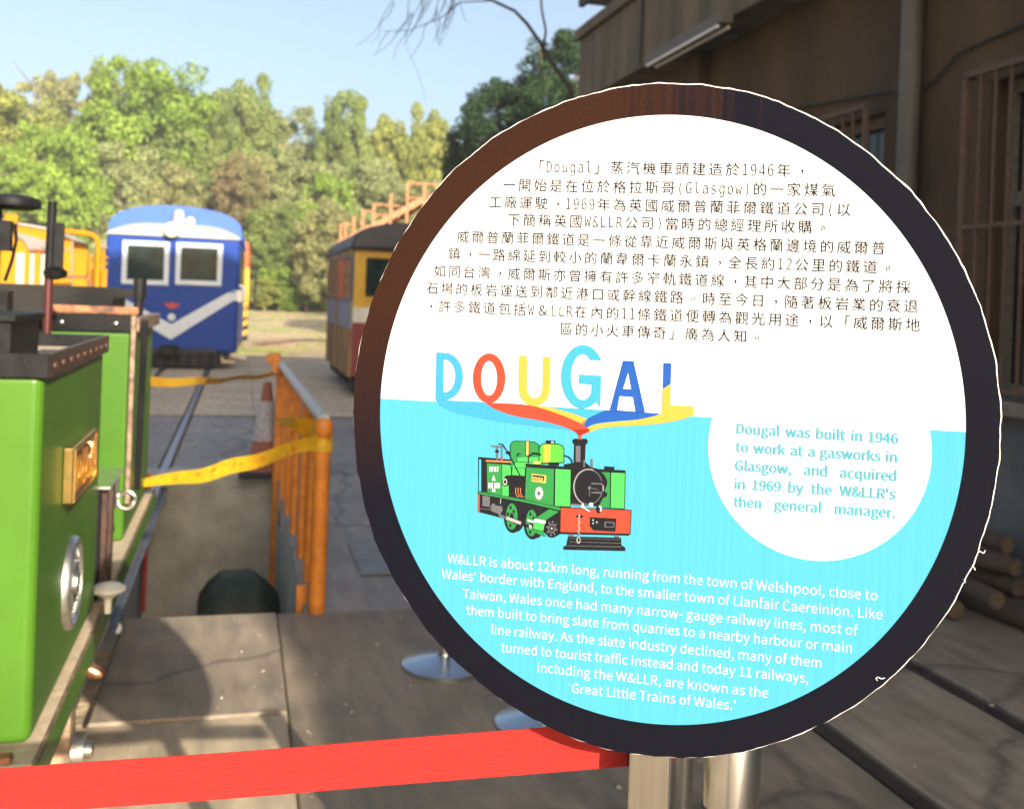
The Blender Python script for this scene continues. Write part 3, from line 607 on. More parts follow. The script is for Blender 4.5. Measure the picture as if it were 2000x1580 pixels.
# wagon behind the railcar
wg = at(478, 566, 25.5); wg.z = 0
WG = thing('yellow_red_wagon', 'narrow glimpse of a red and yellow wagon just behind the blue railcar', 'wagon', tuple(wg), math.radians(13.8))
part('body', MB().box((-2.2,0,.5),(.06,5,2.65)), M['redp'], WG, bevel=.04)
part('yellow_panel', MB().box((-.10,-.03,.75),(.10,-.005,2.0)), M['yellowp'], WG)
part('mirror', MB().box((.22,-.02,1.0),(.28,.05,2.1)).box((.05,0,1.95),(.24,.03,2.0)), M['black'], WG)
for k in range(4): part('hazard_stripe', MB().prism([(-.06,.28+.24*k),(.10,.36+.24*k),(.10,.48+.24*k),(-.06,.40+.24*k)],'y',-.05,-.031), M['yellowp'] , WG)
part('hazard_board', MB().box((-.06,-.03,.2),(.11,-.006,1.25)), M['black'], WG)
part('underframe', MB().box((-2.1,.2,.15),(0,4.8,.5)), M['black'], WG)

# ---------------------------------------------------------------- old passenger carriage (right of centre)
M['croof'] = mat('black_canvas_roof', (.022,.024,.03), .45, var=.2)
M['ochre'] = mat('ochre_paint', (.56,.33,.012), .5, scale=7, c2=(.44,.24,.012))
M['sideblue'] = mat('weathered_pale_side', (.20,.25,.33), .6, scale=3, c2=(.20,.14,.07), stretch=(1,1,.4), lo=.3, hi=.55)
M['sideyellow'] = mat('weathered_yellow_side', (.38,.22,.04), .7, scale=5, c2=(.13,.075,.04), stretch=(1,1,.35))
M['sidedark'] = mat('dark_blue_side', (.03,.045,.09), .4)
M['creamside'] = mat('cream_band', (.55,.52,.44), .6, scale=5, var=.15)
M['cred'] = mat('carriage_red', (.16,.012,.012), .5)
CZ = 14.0; c0 = at(690, 580, CZ); c0.z = 0
CC = thing('passenger_carriage', 'old yellow and blue passenger carriage with a black roof left of the sign', 'railway carriage', tuple(c0), YAW)
pm = F/CZ
def cz(v): return CAMH + (580.6 - v)/pm
CWD, CLN = 1.62, 3.9
part('end_wall', MB().box((0.002,0,cz(600)),(CWD,.05,cz(487))), M['ochre'], CC)
part('end_band', MB().box((0.002,-.002,cz(630)),(CWD,.05,cz(600)-.001)), M['creamside'], CC)
part('end_lower', MB().box((0.002,0,cz(735)),(CWD,.05,cz(630)-.001)), M['cred'], CC)
ew = part('end_window', MB().box((.16,-.02,cz(578)),(.72,-.001,cz(575))).box((.16,-.02,cz(505)),(.72,-.001,cz(502))).box((.16,-.02,cz(575)),(.19,-.001,cz(505))).box((.69,-.02,cz(575)),(.72,-.001,cz(505))), M['black'], CC, bevel=.01)
part('pane', MB().box((.19,-.008,cz(575)),(.69,-.003,cz(505))), M['glassgreen'], ew)
part('side_upper', MB().box((-.03,.0,cz(588)),(0,CLN,cz(487))), M['sidedark'], CC)
part('side_band', MB().box((-.032,0,cz(642)),(0,CLN,cz(588)-.001)), M['sideblue'], CC)
part('side_lower', MB().box((-.03,0,cz(737)),(0,CLN,cz(642)-.001)), M['sideyellow'], CC)
part('cantrail', MB().box((-.045,0,cz(500)),(-.031,CLN,cz(487))), M['sideyellow'], CC)
part('floor', MB().box((0,.05,cz(737)),(CWD,CLN,cz(728))), M['black'], CC)
part('far_side', MB().box((CWD,0,cz(737)),(CWD+.03,CLN,cz(487))), M['ochre'], CC)
part('rear_wall', MB().box((0,CLN-.05,cz(728)),(CWD,CLN,cz(487))), M['ochre'], CC)
for k in range(7):
    y0 = .16 + k*.55
    wn = part('window', MB().box((-.05,y0,cz(584)),(-.031,y0+.03,cz(502))).box((-.05,y0+.37,cz(584)),(-.031,y0+.40,cz(502))).box((-.045,y0+.03,cz(584)),(-.031,y0+.37,cz(581))).box((-.045,y0+.03,cz(505)),(-.031,y0+.37,cz(502))), M['redp'] if k == 2 else M['worn'], CC)
    part('pane', MB().box((-.036,y0+.03,cz(582)),(-.031,y0+.37,cz(504))), M['glassgreen'], wn)
part('door_post', MB().box((-.06,2.0,cz(737)),(-.031,2.06,cz(487))), M['worn'], CC)
ra = [(CWD/2 + (CWD/2+.06)*math.cos(math.pi*(1-k/20)), cz(488) + .40*math.sin(math.pi*k/20)**.62) for k in range(21)]
part('roof', MB().prism(ra,'y',-.10,CLN+.1), M['croof'], CC, smooth=True, bevel=.05, seg=3)
part('underframe', MB().box((.05,.05,.12),(CWD-.05,CLN,cz(737)-.001)).box((.1,.3,.02),(.3,.8,.3)).box((-.05,.2,.18),(.0,1.2,.22)), M['black'], CC)

# ---------------------------------------------------------------- orange staircase behind the carriage
M['ostair'] = mat('faded_orange_steel', (.42,.19,.09), .6, var=.2, scale=9)
sp = at(750, 583, 22); sp.z = 0
ST = thing('orange_staircase', 'faded orange steel stair and platform rising behind the old carriage', 'staircase', tuple(sp), 0)
def sx(u): return (u-750)/91.0
def sz(v): return CAMH + (583-v)/91.0
zf = 2.5
for (u, v0, v1) in ((661,443,470),(670,437,465),(686,425,462),(703,413,455),(724,399,450),(757,380,440),(789,356,440),(822,357,420),(847,359,420),(880,360,420),(920,361,420)):
    part('post', MB().box((sx(u)-.024,-.024,0 if u in (724,789,847,920) else sz(v1)),(sx(u)+.024,.024,sz(v0))), M['ostair'], ST)
for (u0,v0,u1,v1) in ((787,356,925,361),(722,400,775,402),(700,414,724,414),(658,443,690,440),(787,385,925,390),(722,420,775,422)):
    part('rail', MB().tube([(sx(u0),0,sz(v0)),(sx(u1),0,sz(v1))],.022,8), M['ostair'], ST)
part('stringer', MB().prism([(sx(655),sz(475)),(sx(720),sz(440)),(sx(830),sz(376)),(sx(830),sz(388)),(sx(720),sz(452)),(sx(655),sz(487))],'y',-.02,.02), M['ostair'], ST)
part('stringer', MB().prism([(sx(655),sz(475)),(sx(720),sz(440)),(sx(830),sz(376)),(sx(830),sz(388)),(sx(720),sz(452)),(sx(655),sz(487))],'y',.88,.92), M['ostair'], ST)
tm = MB().box((-.14,0,-.015),(.14,.88,.015)).mesh('tread'); tm.materials.append(M['ostair'])
for k in range(9):
    t_ = part('tread', tm, None, ST); t_.location = (sx(665+18*k),0,sz(476-10.4*k))
part('platform', MB().box((sx(825),-.02,sz(385)),(sx(930),.95,sz(380))), M['ostair'], ST)

# ---------------------------------------------------------------- yellow works engine at the left
M['yel'] = mat('bright_yellow_paint', (.40,.19,.001), .6, var=.08, scale=5, spec=.12)
M['yelgrey'] = mat('grey_roof_plate', (.17,.16,.15), .6, var=.1)
M['yelwhite'] = mat('pale_stripe', (.30,.285,.24), .5, var=.05)
yp = at(105, 559, 13); yp.z = 0
YE = thing('yellow_diesel_engine', 'bright yellow works engine with a curved handrail behind the green engine', 'diesel locomotive', tuple(yp), .42)
def yx(u): return (u-105)/169.0
def yz(v): return CAMH + (559-v)/154.0
part('cab', MB().prism([(yx(-60),yz(432)),(yx(95),yz(450)),(yx(95),.45),(yx(-60),.45)],'y',0,1.6), M['yel'], YE, bevel=.02)
part('cab_roof_edge', MB().prism([(yx(-60),yz(428)),(yx(97),yz(447)),(yx(97),yz(451)),(yx(-60),yz(433))],'y',-.04,1.65), M['yelwhite'], YE)
part('sloped_plate', MB().prism([(yx(29),yz(458)),(yx(98),yz(474)),(yx(98),yz(484)),(yx(62),yz(490)),(yx(55),yz(492)),(yx(44),yz(474)),(yx(29),yz(466))],'y',-.05,-.001), M['yelgrey'], YE)
part('yellow_box', MB().box((yx(8),-.3,yz(443)),(yx(32),-.05,yz(426))), M['yel'], YE)
for (a,b) in ((31,47),(57,66),(78,88)): part('pale_stripe', MB().box((yx(a),-.03,yz(560)),(yx(b),-.001,yz(497))), M['yelwhite'], YE)
for (a,b) in ((48,55),(68,76)): part('rib', MB().box((yx(a),-.06,yz(562)),(yx(b),-.001,yz(495))), M['yel'], YE, bevel=.01)
part('ledge', MB().box((yx(58),-.08,yz(493)),(yx(98),-.001,yz(488))), M['rust'], YE)
part('hood', MB().prism([(yx(97),yz(452)),(yx(140),yz(466)),(yx(140),.45),(yx(97),.45)],'y',.1,1.6), M['yel'], YE, bevel=.012)
part('hood_end', MB().prism([(yx(141),yz(465)),(yx(172),yz(476)),(yx(172),.45),(yx(141),.45)],'y',.3,1.6), M['yel'], YE, bevel=.012)
part('hood_roof', MB().prism([(yx(112),yz(455)),(yx(128),yz(453)),(yx(170),yz(470)),(yx(172),yz(476))],'y',.25,1.65), M['yelgrey'], YE)
part('panel_seam', MB().box((yx(108),.085,yz(487)),(yx(139),.099,yz(484))).box((yx(138),.085,yz(565)),(yx(141),.30,yz(466))), M['yelgrey'], YE)
hr = [(yx(115),-.1,yz(451)),(yx(150),-.1,yz(452)),(yx(178),-.1,yz(455)),(yx(187),-.1,yz(462)),(yx(191),-.1,yz(474)),(yx(190),-.1,yz(560)),(yx(190),-.1,.5)]
part('handrail', MB().tube(hr,.035,10), M['yel'], YE, smooth=True)
part('low_rail', MB().tube([(yx(104),-.15,yz(540)),(yx(168),-.15,yz(539)),(yx(177),-.15,yz(545)),(yx(177),-.15,.5)],.02,8), M['rust'], YE, smooth=True)
for (a,b,c,d_) in ((174,178,.5,493),(200,205,.5,481),(181,185,.5,500)): part('upright', MB().box((yx(a),.1,c),(yx(b),.16,yz(d_))), M['yel'], YE)
for v in (496,508,522): part('crossbar', MB().box((yx(172),.1,yz(v+3)),(yx(212),.14,yz(v))), M['yel'], YE)
part('rear_hood', MB().prism([(yx(196),yz(460)),(yx(213),yz(478)),(yx(196),yz(478))],'y',.3,1.4), M['yelgrey'], YE)
part('rear_panel', MB().box((yx(183),.35,.45),(yx(213),1.4,yz(520))), M['yel'], YE)
part('underframe', MB().box((yx(-60),.1,.2),(yx(213),1.5,.449)), M['black'], YE)
for u in (-20,60,150):
    part('wheel', MB().lathe([(.25,-.05),(.26,.04),(.0005,.05)],24,Matrix.Translation((yx(u),.08,.26)) @ Matrix.Rotation(math.pi/2,4,'X')), M['black'], YE, smooth=True)

# ---------------------------------------------------------------- round information sign
TH = .2; SX, SY, SZ = .13794, .95, 1.26755; RO, RI, AX = .2966, .2685, 1.05
SG = thing('round_sign', 'round white and turquoise information board with a black rim on a square steel post', 'sign', (SX, SY, 0), -TH)
def SU(u, v):
    du, dv = u-CU, v-CV
    dx = (du*cr+dv*sr)/F; dz = -(-du*sr+dv*cr)/F
    # plane through (SX,SY) with in-plane dir (cos,-sin)
    nx, ny = math.sin(TH), math.cos(TH)
    t = (SX*nx+SY*ny)/(dx*nx+ny)
    X, Y, Z = dx*t, t, CAMH+dz*t
    return ((X-SX)*math.cos(TH) - (Y-SY)*math.sin(TH), Z)
FRONT = 0.0
wob = lambda a: .0014*mnoise.noise(Vector((math.cos(a)*3, math.sin(a)*3, 1.5))) + .0010*mnoise.noise(Vector((math.cos(a)*14, math.sin(a)*14, 4.5))) + .0006*mnoise.noise(Vector((math.cos(a)*45, math.sin(a)*45, 4.5)))
NB = 720
def ell(r, extra=0, wb=True, n=NB):
    return [((r+extra+(wob(2*math.pi*k/n) if wb else 0))*math.cos(2*math.pi*k/n), SZ+(r*AX+extra+(wob(2*math.pi*k/n) if wb else 0))*math.sin(2*math.pi*k/n)) for k in range(n)]
def edge(k):
    a = 2*math.pi*k/NB; return .0005 + .0005*math.cos(a-.7) + .0006*mnoise.noise(Vector((math.cos(a)*22, math.sin(a)*22, 9)))
BE = [((p[0])*(1+edge(k)/RO), SZ+(p[1]-SZ)*(1+edge(k)/RO)) for k, p in enumerate(ell(RO))]
part('foam_board', MB().prism(BE,'y',.0004,.0085), M['foam'], SG)
def flat(polys, layer, name, m, parent=SG, faces=None):
    y = FRONT - layer*.00012
    mb = MB()
    for p in polys:
        loops = p if isinstance(p[0][0], (tuple, list)) else [p]
        vl = [[Vector((a, b, 0)) for a, b in l] for l in loops]
        tri = geometry.tessellate_polygon(vl)
        allv = [(a, y, b) for l in loops for a, b in l]
        mb.add(allv, tri)
    me = bpy.data.meshes.new(name); me.from_pydata(mb.v, [], mb.f); me.materials.append(m)
    # all faces towards the reader
    b = bmesh.new(); b.from_mesh(me); b.normal_update()
    for f in b.faces:
        if f.normal.y > 0: f.normal_flip()
    b.to_mesh(me); b.free()
    return link(name, me, parent)
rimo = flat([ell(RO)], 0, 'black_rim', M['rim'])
inn = ell(RI, 0, False)
flat([inn], 1, 'white_face', M['pwhite'])
pa = SU(747, 775); pb = SU(1888, 842); 
m_ = (pb[1]-pa[1])/(pb[0]-pa[0])
low = [p for p in [( (RI)*math.cos(-math.pi*k/200), SZ+RI*AX*math.sin(-math.pi*k/200)) for k in range(-60,261)] if p[1] < pa[1]+m_*(p[0]-pa[0])]
cy_ = flat([low], 2, 'turquoise_field', M['cyan'])
bc = SU(1597, 878); br = abs(SU(1815,880)[0]-SU(1379,870)[0])/2; bh = SU(1606,878)[1]-SU(1606,1095)[1]
flat([[(bc[0]+br*math.cos(a), bc[1]+bh*math.sin(a)) for a in [2*math.pi*k/120 for k in range(120)]]], 3, 'white_bubble', M['pwhite'])
# ---- lettering
def fontload(fn):
    try:
        p = os.path.join(bpy.utils.system_resource('DATAFILES'), 'fonts', fn)
        return bpy.data.fonts.load(p) if os.path.exists(p) else None
    except Exception: return None
F_INTER = fontload('Noto Sans CJK Regular.woff2'); F_MONO = fontload('DejaVuSansMono.woff2')
def glyphs(items):
    """items: dict key -> (text, font, offset); returns key -> (verts2d, faces, xmin, xmax)"""
    obs = {}
    for k, (t, f, off) in items.items():
        c = bpy.data.curves.new('g', 'FONT'); c.body = t; c.offset = off; c.resolution_u = 3
        if f: c.font = f
        o = bpy.data.objects.new('g', c); COL.objects.link(o); obs[k] = o
    dg = bpy.context.evaluated_depsgraph_get(); dg.update(); out = {}
    for k, o in obs.items():
        me = bpy.data.meshes.new_from_object(o.evaluated_get(dg))
        vs = [(v.co.x, v.co.y) for v in me.vertices]; fs = [tuple(p.vertices) for p in me.polygons]
        xs = [v[0] for v in vs] or [0]; out[k] = (vs, fs, min(xs), max(xs))
        bpy.data.meshes.remove(me)
    for o in obs.values():
        c = o.data; bpy.data.objects.remove(o); bpy.data.curves.remove(c)
    return out
CH = [("「Dougal」蒸汽機車頭建造於1946年", 1035.5, 325.5, 1547, 333.5),
 ("一開始是在位於格拉斯哥(Glasgow)的一家煤氣", 981, 361.5, 1635, 372), ("工廠運駛，1969年為英國威爾普蘭菲爾鐵道公司(以", 954, 395, 1664, 410),
 ("下簡稱英國W&LLR公司)當時的總經理所收購", 990, 429, 1589, 444), ("威爾普蘭菲爾鐵道是一條從靠近威爾斯與英格蘭邊境的威爾普", 891, 462, 1732, 485),
 ("鎮，一路綿延到較小的蘭韋爾卡蘭永鎮，全長約12公里的鐵道", 874, 495, 1716, 522), ("如同台灣，威爾斯亦曾擁有許多窄軌鐵道線，其中大部分是為了將採", 846, 529, 1781, 561),
 ("石場的板岩運送到鄰近港口或幹線鐵路。時至今日，隨著板岩業的衰退", 831.5, 562, 1796, 599), ("許多鐵道包括W＆LLR在內的11條鐵道便轉為觀光用途，以「威爾斯地", 855.5, 598, 1799.6, 635),
 ("區的小火車傳奇」廣為人知", 1092, 641.5, 1461.6, 657)]
TRAIL = {0: '，', 3: '。', 5: '。', 9: '。'}; LEAD = {8: '，'}
allc = set(''.join(c[0] for c in CH) + '，。')
items = {}
for c_ in allc:
    half = ord(c_) < 128
    items[c_] = (c_, F_MONO if half else None, -.006 if half else .0)
items['MH'] = ('H', F_MONO, 0)
G = glyphs(items); MC = max(v[1] for v in G['MH'][0]); MW = G['MH'][3]-G['MH'][2]
def cw(c_): return .5 if ord(c_) < 128 else 1.0
tx = MB()
def put(c_, x, zc, cell, slope, y, mb):
    vs, fs, x0, x1 = G[c_]; half = ord(c_) < 128; sz_ = cell*.87
    if half:
        sx_ = .33*cell/MW; ox = x + cell*.25 - (x0+x1)/2*sx_; oz = zc - .40*sz_; szz = sz_*.80/MC
    else:
        sx_ = sz_*.99; szz = sz_; ox = x + cell*.5 - .5*sx_; oz = zc - .38*sz_
        if c_ in '，。': ox += .34*sz_; oz += .22*sz_
        if c_ in '「': ox += .0
    mb.add([(ox+a*sx_, y, oz+b*szz + (ox+a*sx_-x)*slope) for a, b in vs], fs)
for i, (s_, u0, v0, u1, v1) in enumerate(CH):
    a = SU(u0, v0); b = SU(u1, v1); n_ = sum(cw(c_) for c_ in s_)
    # visible ends are glyph edges: glyph body is .8 of the cell, so the run ends .1 cell outside
    cell = (b[0]-a[0])/(n_-.04); slope = (b[1]-a[1])/(b[0]-a[0]); x = a[0]-.02*cell
    if i in LEAD: put(LEAD[i], x-cell, a[1]-cell*slope, cell, slope, FRONT-.0006, tx)
    for c_ in s_:
        put(c_, x, a[1]+(x-a[0])*slope, cell, slope, FRONT-.0006, tx); x += cw(c_)*cell
    if i in TRAIL: put(TRAIL[i], x, a[1]+(x-a[0])*slope, cell, slope, FRONT-.0006, tx)
def rawpart(name, mb, m, parent=SG):
    me = bpy.data.meshes.new(name); me.from_pydata(mb.v, [], mb.f); me.materials.append(m); return link(name, me, parent)
rawpart('chinese_text', tx, M['ink'])
EN = [("W&LLR is about 12km long, running from the town of Welshpool, close to", 874.5,1098.5,1713,1172),
 ("Wales' border with England, to the smaller town of Llanfair Caereinion. Like", 863,1128.5,1723,1209),
 ("Taiwan, Wales once had many narrow- gauge railway lines, most of", 904,1167,1675,1240),
 ("them built to bring slate from quarries to a nearby harbour or main", 911,1199,1663,1274),
 ("line railway. As the slate industry declined, many of them", 960.5,1237,1603.6,1303),
 ("turned to tourist traffic instead and today 11 railways,", 979,1272,1578,1333),
 ("including the W&LLR, are known as the", 1050,1311,1500,1362), ("'Great Little Trains of Wales.'", 1111,1351,1436,1386)]
BU = [("Dougal was built in 1946",1439,846.4,1754,866),("to work at a gasworks in",1437,882,1751.5,902.4),("Glasgow, and acquired",1436,918,1750,939),("in 1969 by the W&LLR's",1435,954,1748.7,974.7),("then general manager.",1433,988.7,1748,1011)]
items = {}
for i, e in enumerate(EN): items[('e', i)] = (e[0], F_INTER, -.004)
for e in BU:
    for w_ in e[0].split(): items[('b', w_)] = (w_, F_INTER, .004)
items['H'] = ('H', F_INTER, 0.0)
items['DG'] = ('DOUGAL', F_INTER, .02); items['GC'] = ('G.C.G.D.', F_INTER, .02)
G2 = glyphs(items); CAPH = max(v[1] for v in G2['H'][0])
tx = MB()
for i, (s_, u0, v0, u1, v1) in enumerate(EN):
    a = SU(u0, v0); b = SU(u1, v1); vs, fs, x0, x1 = G2[('e', i)]; sl_ = (b[1]-a[1])/(b[0]-a[0]); k = (b[0]-a[0])/(x1-x0)
    hk = .0088/CAPH
    tx.add([(a[0]+(p-x0)*k, FRONT-.0006, a[1]+q*hk+(p-x0)*k*sl_) for p, q in vs], fs)
rawpart('english_text', tx, M['whitetext'])
tx = MB()
for (s_, u0, v0, u1, v1) in BU:
    a = SU(u0, v0); b = SU(u1, v1); W_ = s_.split(); k = .0087/CAPH; sl_ = (b[1]-a[1])/(b[0]-a[0])
    ws = [(G2[('b', q)][3]-G2[('b', q)][2])*k for q in W_]; gap = ((b[0]-a[0])-sum(ws))/(len(W_)-1); x = a[0]
    for q, wd in zip(W_, ws):
        vs, fs, x0, x1 = G2[('b', q)]
        [tx.add([(x+(p-x0)*k+dx_, FRONT-.0008-ly_*.00008, a[1]+r_*k*1.02+dz_+(x+(p-x0)*k-a[0])*sl_) for p, r_ in vs], fs) for ly_, (dx_, dz_) in enumerate(((-.00035,0),(.00035,0),(0,.00022),(0,-.00015)))]; x += wd+gap
rawpart('bubble_text', tx, M['cyantext'])
# ---- title letters and swooshes (traced in a zoomed view of the title)
def Z3(x, y): return SU(740+x/3.03, 640+y/3.03)
def smooth_path(pts, closed=False, n=10):
    out = []; m = len(pts); rng = range(m if closed else m-1)
    for i in rng:
        p0 = pts[(i-1) % m] if (closed or i > 0) else pts[i]; p1 = pts[i]; p2 = pts[(i+1) % m]; p3 = pts[(i+2) % m] if (closed or i+2 < m) else p2
        for k in range(n):
            t = k/n
            out.append(tuple(.5*((2*b)+(-a+c)*t+(2*a-5*b+4*c-d)*t*t+(-a+3*b-3*c+d)*t**3) for a, b, c, d in zip(p0, p1, p2, p3)))
    if not closed: out.append(tuple(pts[-1]))
    return out
def earc(cx, cy, rx, ry, a0, a1, n=24):
    return [(cx+rx*math.cos(math.radians(a0+(a1-a0)*k/n)), cy-ry*math.sin(math.radians(a0+(a1-a0)*k/n))) for k in range(n+1)]
def z3(p): return [Z3(*q) for q in p]
Dd = [z3([(342,145)] + earc(392,288,108,140,88,-88) + [(336,427)]), z3([(386,190)] + earc(392,285,62,96,86,-86) + [(384,381)][:1])]
flat([Dd], 7, 'title_letter', M['lblue'])
flat([[z3(earc(654,299,96,148,0,345)), z3(earc(654,299,48,103,0,345))]], 7, 'title_letter', M['pred'])
U_ = [(833,166),(880,168),(879,350)] + earc(926,352,47,62,180,360) [1:] + [(973,350),(975,172),(1018,174),(1014,360)] + [(x,y) for x,y in earc(922,360,92,103,0,-180)][1:-1] + [(830,360)]
U_ = [(833,166),(880,168),(878,355)] + earc(924,355,46,62,180,360)[1:-1] + [(970,355),(975,172),(1018,174),(1014,360)] + earc(922,360,92,103,0,-180)[1:-1] + [(830,360)]
flat([z3(U_)], 7, 'title_letter', M['pyellow'])
Gp = earc(1205,288,126,186,32,315,40) + [(1310,470),(1316,284),(1186,275),(1186,330),(1262,336),(1262,400)] + earc(1205,290,68,132,302,48,36)
Gp = earc(1208,290,128,188,30,308,40) + [(1312,472),(1317,284),(1186,276),(1185,330),(1260,337),(1258,408)] + earc(1208,292,70,135,-46,-316,40) + [(1262,190)]
flat([z3(Gp)], 7, 'title_letter', M['teal'])
flat([[z3([(1446,195),(1508,197),(1576,500),(1520,497),(1506,410),(1425,404),(1410,492),(1367,490)]), z3([(1477,262),(1496,364),(1446,361)])]], 7, 'title_letter', M['pblue'])
flat([z3([(1685,208),(1731,210),(1728,331),(1682,362)])], 7, 'title_letter', M['pblue'])
def swoosh(top, bot, m, lay): flat([z3(smooth_path(top) + smooth_path(bot)[::-1])], lay, 'smoke_band', m)
swoosh([(335,425),(500,434),(640,444),(800,500),(1000,545),(1150,600)], [(338,428),(380,468),(480,508),(700,552),(950,584),(1150,608)], M['lblue'], 4)
swoosh([(985,464),(1120,474),(1280,484),(1372,490),(1290,520)], [(985,464),(1060,482),(1130,504),(1210,535),(1245,545)], M['teal'], 4)
swoosh([(885,458),(985,466),(1080,488),(1160,512),(1234,540)], [(885,458),(1000,490),(1090,520),(1160,550),(1215,575)], M['pyellow'], 5)
swoosh([(1367,488),(1450,492),(1560,500),(1665,508)], [(1367,488),(1366,489),(1365,490),(1364,491)], M['pblue'], 5)
swoosh([(1195,568),(1225,545),(1280,515),(1367,488),(1560,500),(1665,508)], [(1235,590),(1260,575),(1320,562),(1440,550),(1560,540),(1640,520)], M['pblue'], 5)
swoosh([(640,444),(740,446),(885,458),(1000,488),(1100,525),(1180,560),(1225,585),(1250,608)], [(640,452),(690,482),(800,520),(950,548),(1060,575),(1130,600),(1170,622),(1185,640)], M['pred'], 6)
flat([z3([(1150,600),(1250,600),(1248,612),(1225,628),(1205,632),(1200,645),(1202,662),(1180,662),(1184,645),(1180,630),(1165,618)])], 6, 'smoke_band', M['pred'])
flat([z3([(1680,363),(1727,332),(1727,458),(1865,465),(1865,518)] + smooth_path([(1865,518),(1780,545),(1650,568),(1500,580),(1380,585),(1300,598),(1248,618)])[1:] + smooth_path([(1236,592),(1290,570),(1400,556),(1520,545),(1620,525),(1676,505)]))], 6, 'title_letter', M['pyellow'])
# ---- engine picture (traced in its own zoomed view)
def Z4(x, y): return SU(900+x/5.556, 830+y/5.556)
ILL = {}
def ip(poly, m, lay): ILL.setdefault((m, lay), []).append([Z4(*q) for q in poly])
def line(pts, wd, m, lay):
    for (a, b) in zip(pts[:-1], pts[1:]):
        dx, dy = b[0]-a[0], b[1]-a[1]; L_ = math.hypot(dx, dy) or 1; nx, ny = -dy/L_*wd/2, dx/L_*wd/2; ex, ey = dx/L_*wd*.3, dy/L_*wd*.3
        ip([(a[0]+nx-ex,a[1]+ny-ey),(b[0]+nx+ex,b[1]+ny+ey),(b[0]-nx+ex,b[1]-ny+ey),(a[0]-nx-ex,a[1]-ny-ey)], m, lay)
def op(poly, m, lay, wd=8):
    ip(poly, m, lay); line(poly + [poly[0]], wd, 'pblack', lay+1)
def el(cx, cy, rx, ry, n=28): return earc(cx, cy, rx, ry, 0, 360-360/n, n-1)
# chimney, cab weatherboard, dome
ip([(1215,160),(1235,148),(1365,148),(1383,175),(1370,205),(1355,215),(1350,400),(1420,460),(1480,470),(1560,540),(1590,600),(1590,640),(1560,720),(1590,740),(1585,775),(1545,790),(1510,860),(1480,880),(1200,860),(1195,470),(1120,455),(1120,425),(1225,410),(1232,212),(1212,185)], 'pblack', 5)
ip([(1248,225),(1300,225),(1300,400),(1248,400)], 'pgrey', 6)
op([(540,220),(560,180),(600,172),(800,182),(850,215),(850,460),(545,470),(540,300)], 'pgreen', 5)
ip([(620,350),(845,350),(845,405),(620,410)], 'plime', 6)
op([(560,440),(600,400),(830,400),(860,420),(1000,430),(1000,470),(700,470),(690,760),(550,760)], 'plime', 6, 5)
op([(855,240),(885,205),(930,200),(1060,205),(1110,230),(1120,260),(1120,405),(850,410)], 'pgrad', 7, 10)
ip([(900,212),(955,208),(950,404),(895,404)], 'plimeyellow', 8)
ip([(935,208),(975,208),(970,403),(930,404)], 'pyellow', 9)
ip([(925,165),(1030,168),(1028,205),(928,200)], 'pblack', 8); ip([(980,175),(1015,176),(1015,196),(980,194)], 'plgrey', 9)
op([(712,172),(742,172),(740,300),(738,330),(705,325),(708,300)], 'pbrass', 8, 6)
line([(735,345),(735,410)], 14, 'pblack', 8); line([(745,335),(790,305),(870,320)], 22, 'pblack', 9)
line([(1125,330),(1170,345),(1205,380),(1210,430)], 14, 'pblack', 8)
ip(el(632,325,24,22), 'pblack', 8); ip(el(645,335,20,18), 'pgreen', 9)
ip([(790,390),(870,395),(870,420),(790,418)], 'pbrass', 9)
line([(335,228),(450,235)], 16, 'pgrey', 6); line([(398,235),(396,370)], 24, 'pgrey', 6); ip(el(396,285,22,16), 'pblack', 7)
line([(447,235),(447,345)], 14, 'pgrey', 6); line([(447,345),(447,385)], 22, 'pred', 6)
line([(418,205),(455,208),(520,300),(645,545)], 11, 'pblack', 11); ip(el(517,298,26,16), 'pblack', 11)
# bunker at the left
ip([(190,345),(560,375),(700,420),(700,560),(560,800),(190,740)], 'pblack', 3)
ip([(200,370),(222,372),(222,720),(198,715)], 'cyan', 4)
ip([(275,378),(550,392),(548,408),(275,395)], 'porange', 7)
ip([(285,412),(445,425),(447,765),(290,725)], 'pgreen', 6); ip([(452,425),(545,435),(548,560),(520,770),(452,765)], 'plime', 6)
for x in (318,345,372,400): line([(x,455),(x,500)], 11, 'pwh', 8); line([(x,455),(x+12,455)], 7, 'pwh', 8)
ip([(358,540),(378,600),(342,600)], 'pwh', 8)
for x in (308,325,342,372,389,406,420): line([(x,630),(x,678)], 10, 'pwh', 8)
line([(350,695),(350,720)], 10, 'pwh', 8); line([(368,695),(372,720)], 8, 'pwh', 8)
# inner works
ip([(455,600),(490,545),(560,540),(700,550),(700,800),(525,780),(520,650),(475,668),(455,640)], 'pblack', 8)
for k in range(8):
    a = k*math.pi/4; ip(el(483+18*math.cos(a),615+30*math.sin(a),5,6,8), 'pwh', 9)
for x in (598,624,650): line([(x,680),(x,740),(x+20,775),(x+35,775)], 6, 'porange', 9)
# big side tank
op([(710,455),(1018,470),(1010,880),(695,805)], 'pgreen', 9); op([(1025,470),(1198,480),(1192,885),(1020,878)], 'plime', 9)
ip([(705,415),(1200,455),(1200,482),(705,448)], 'pblack', 10)
ip([(955,400),(1070,408),(1068,440),(955,435)], 'pblack', 11)
ip([(772,525),(930,545),(925,630),(770,610)], 'pbrass', 11); ip([(780,537),(910,552),(905,618),(778,600)], 'pblack', 12)
ip(el(852,738,45,72), 'plgrey', 11); ip(el(852,738,33,56), 'pwh', 12); ip(el(850,738,22,26), 'pgrey', 13); line([(862,755),(890,785)],9,'pgrey',13)
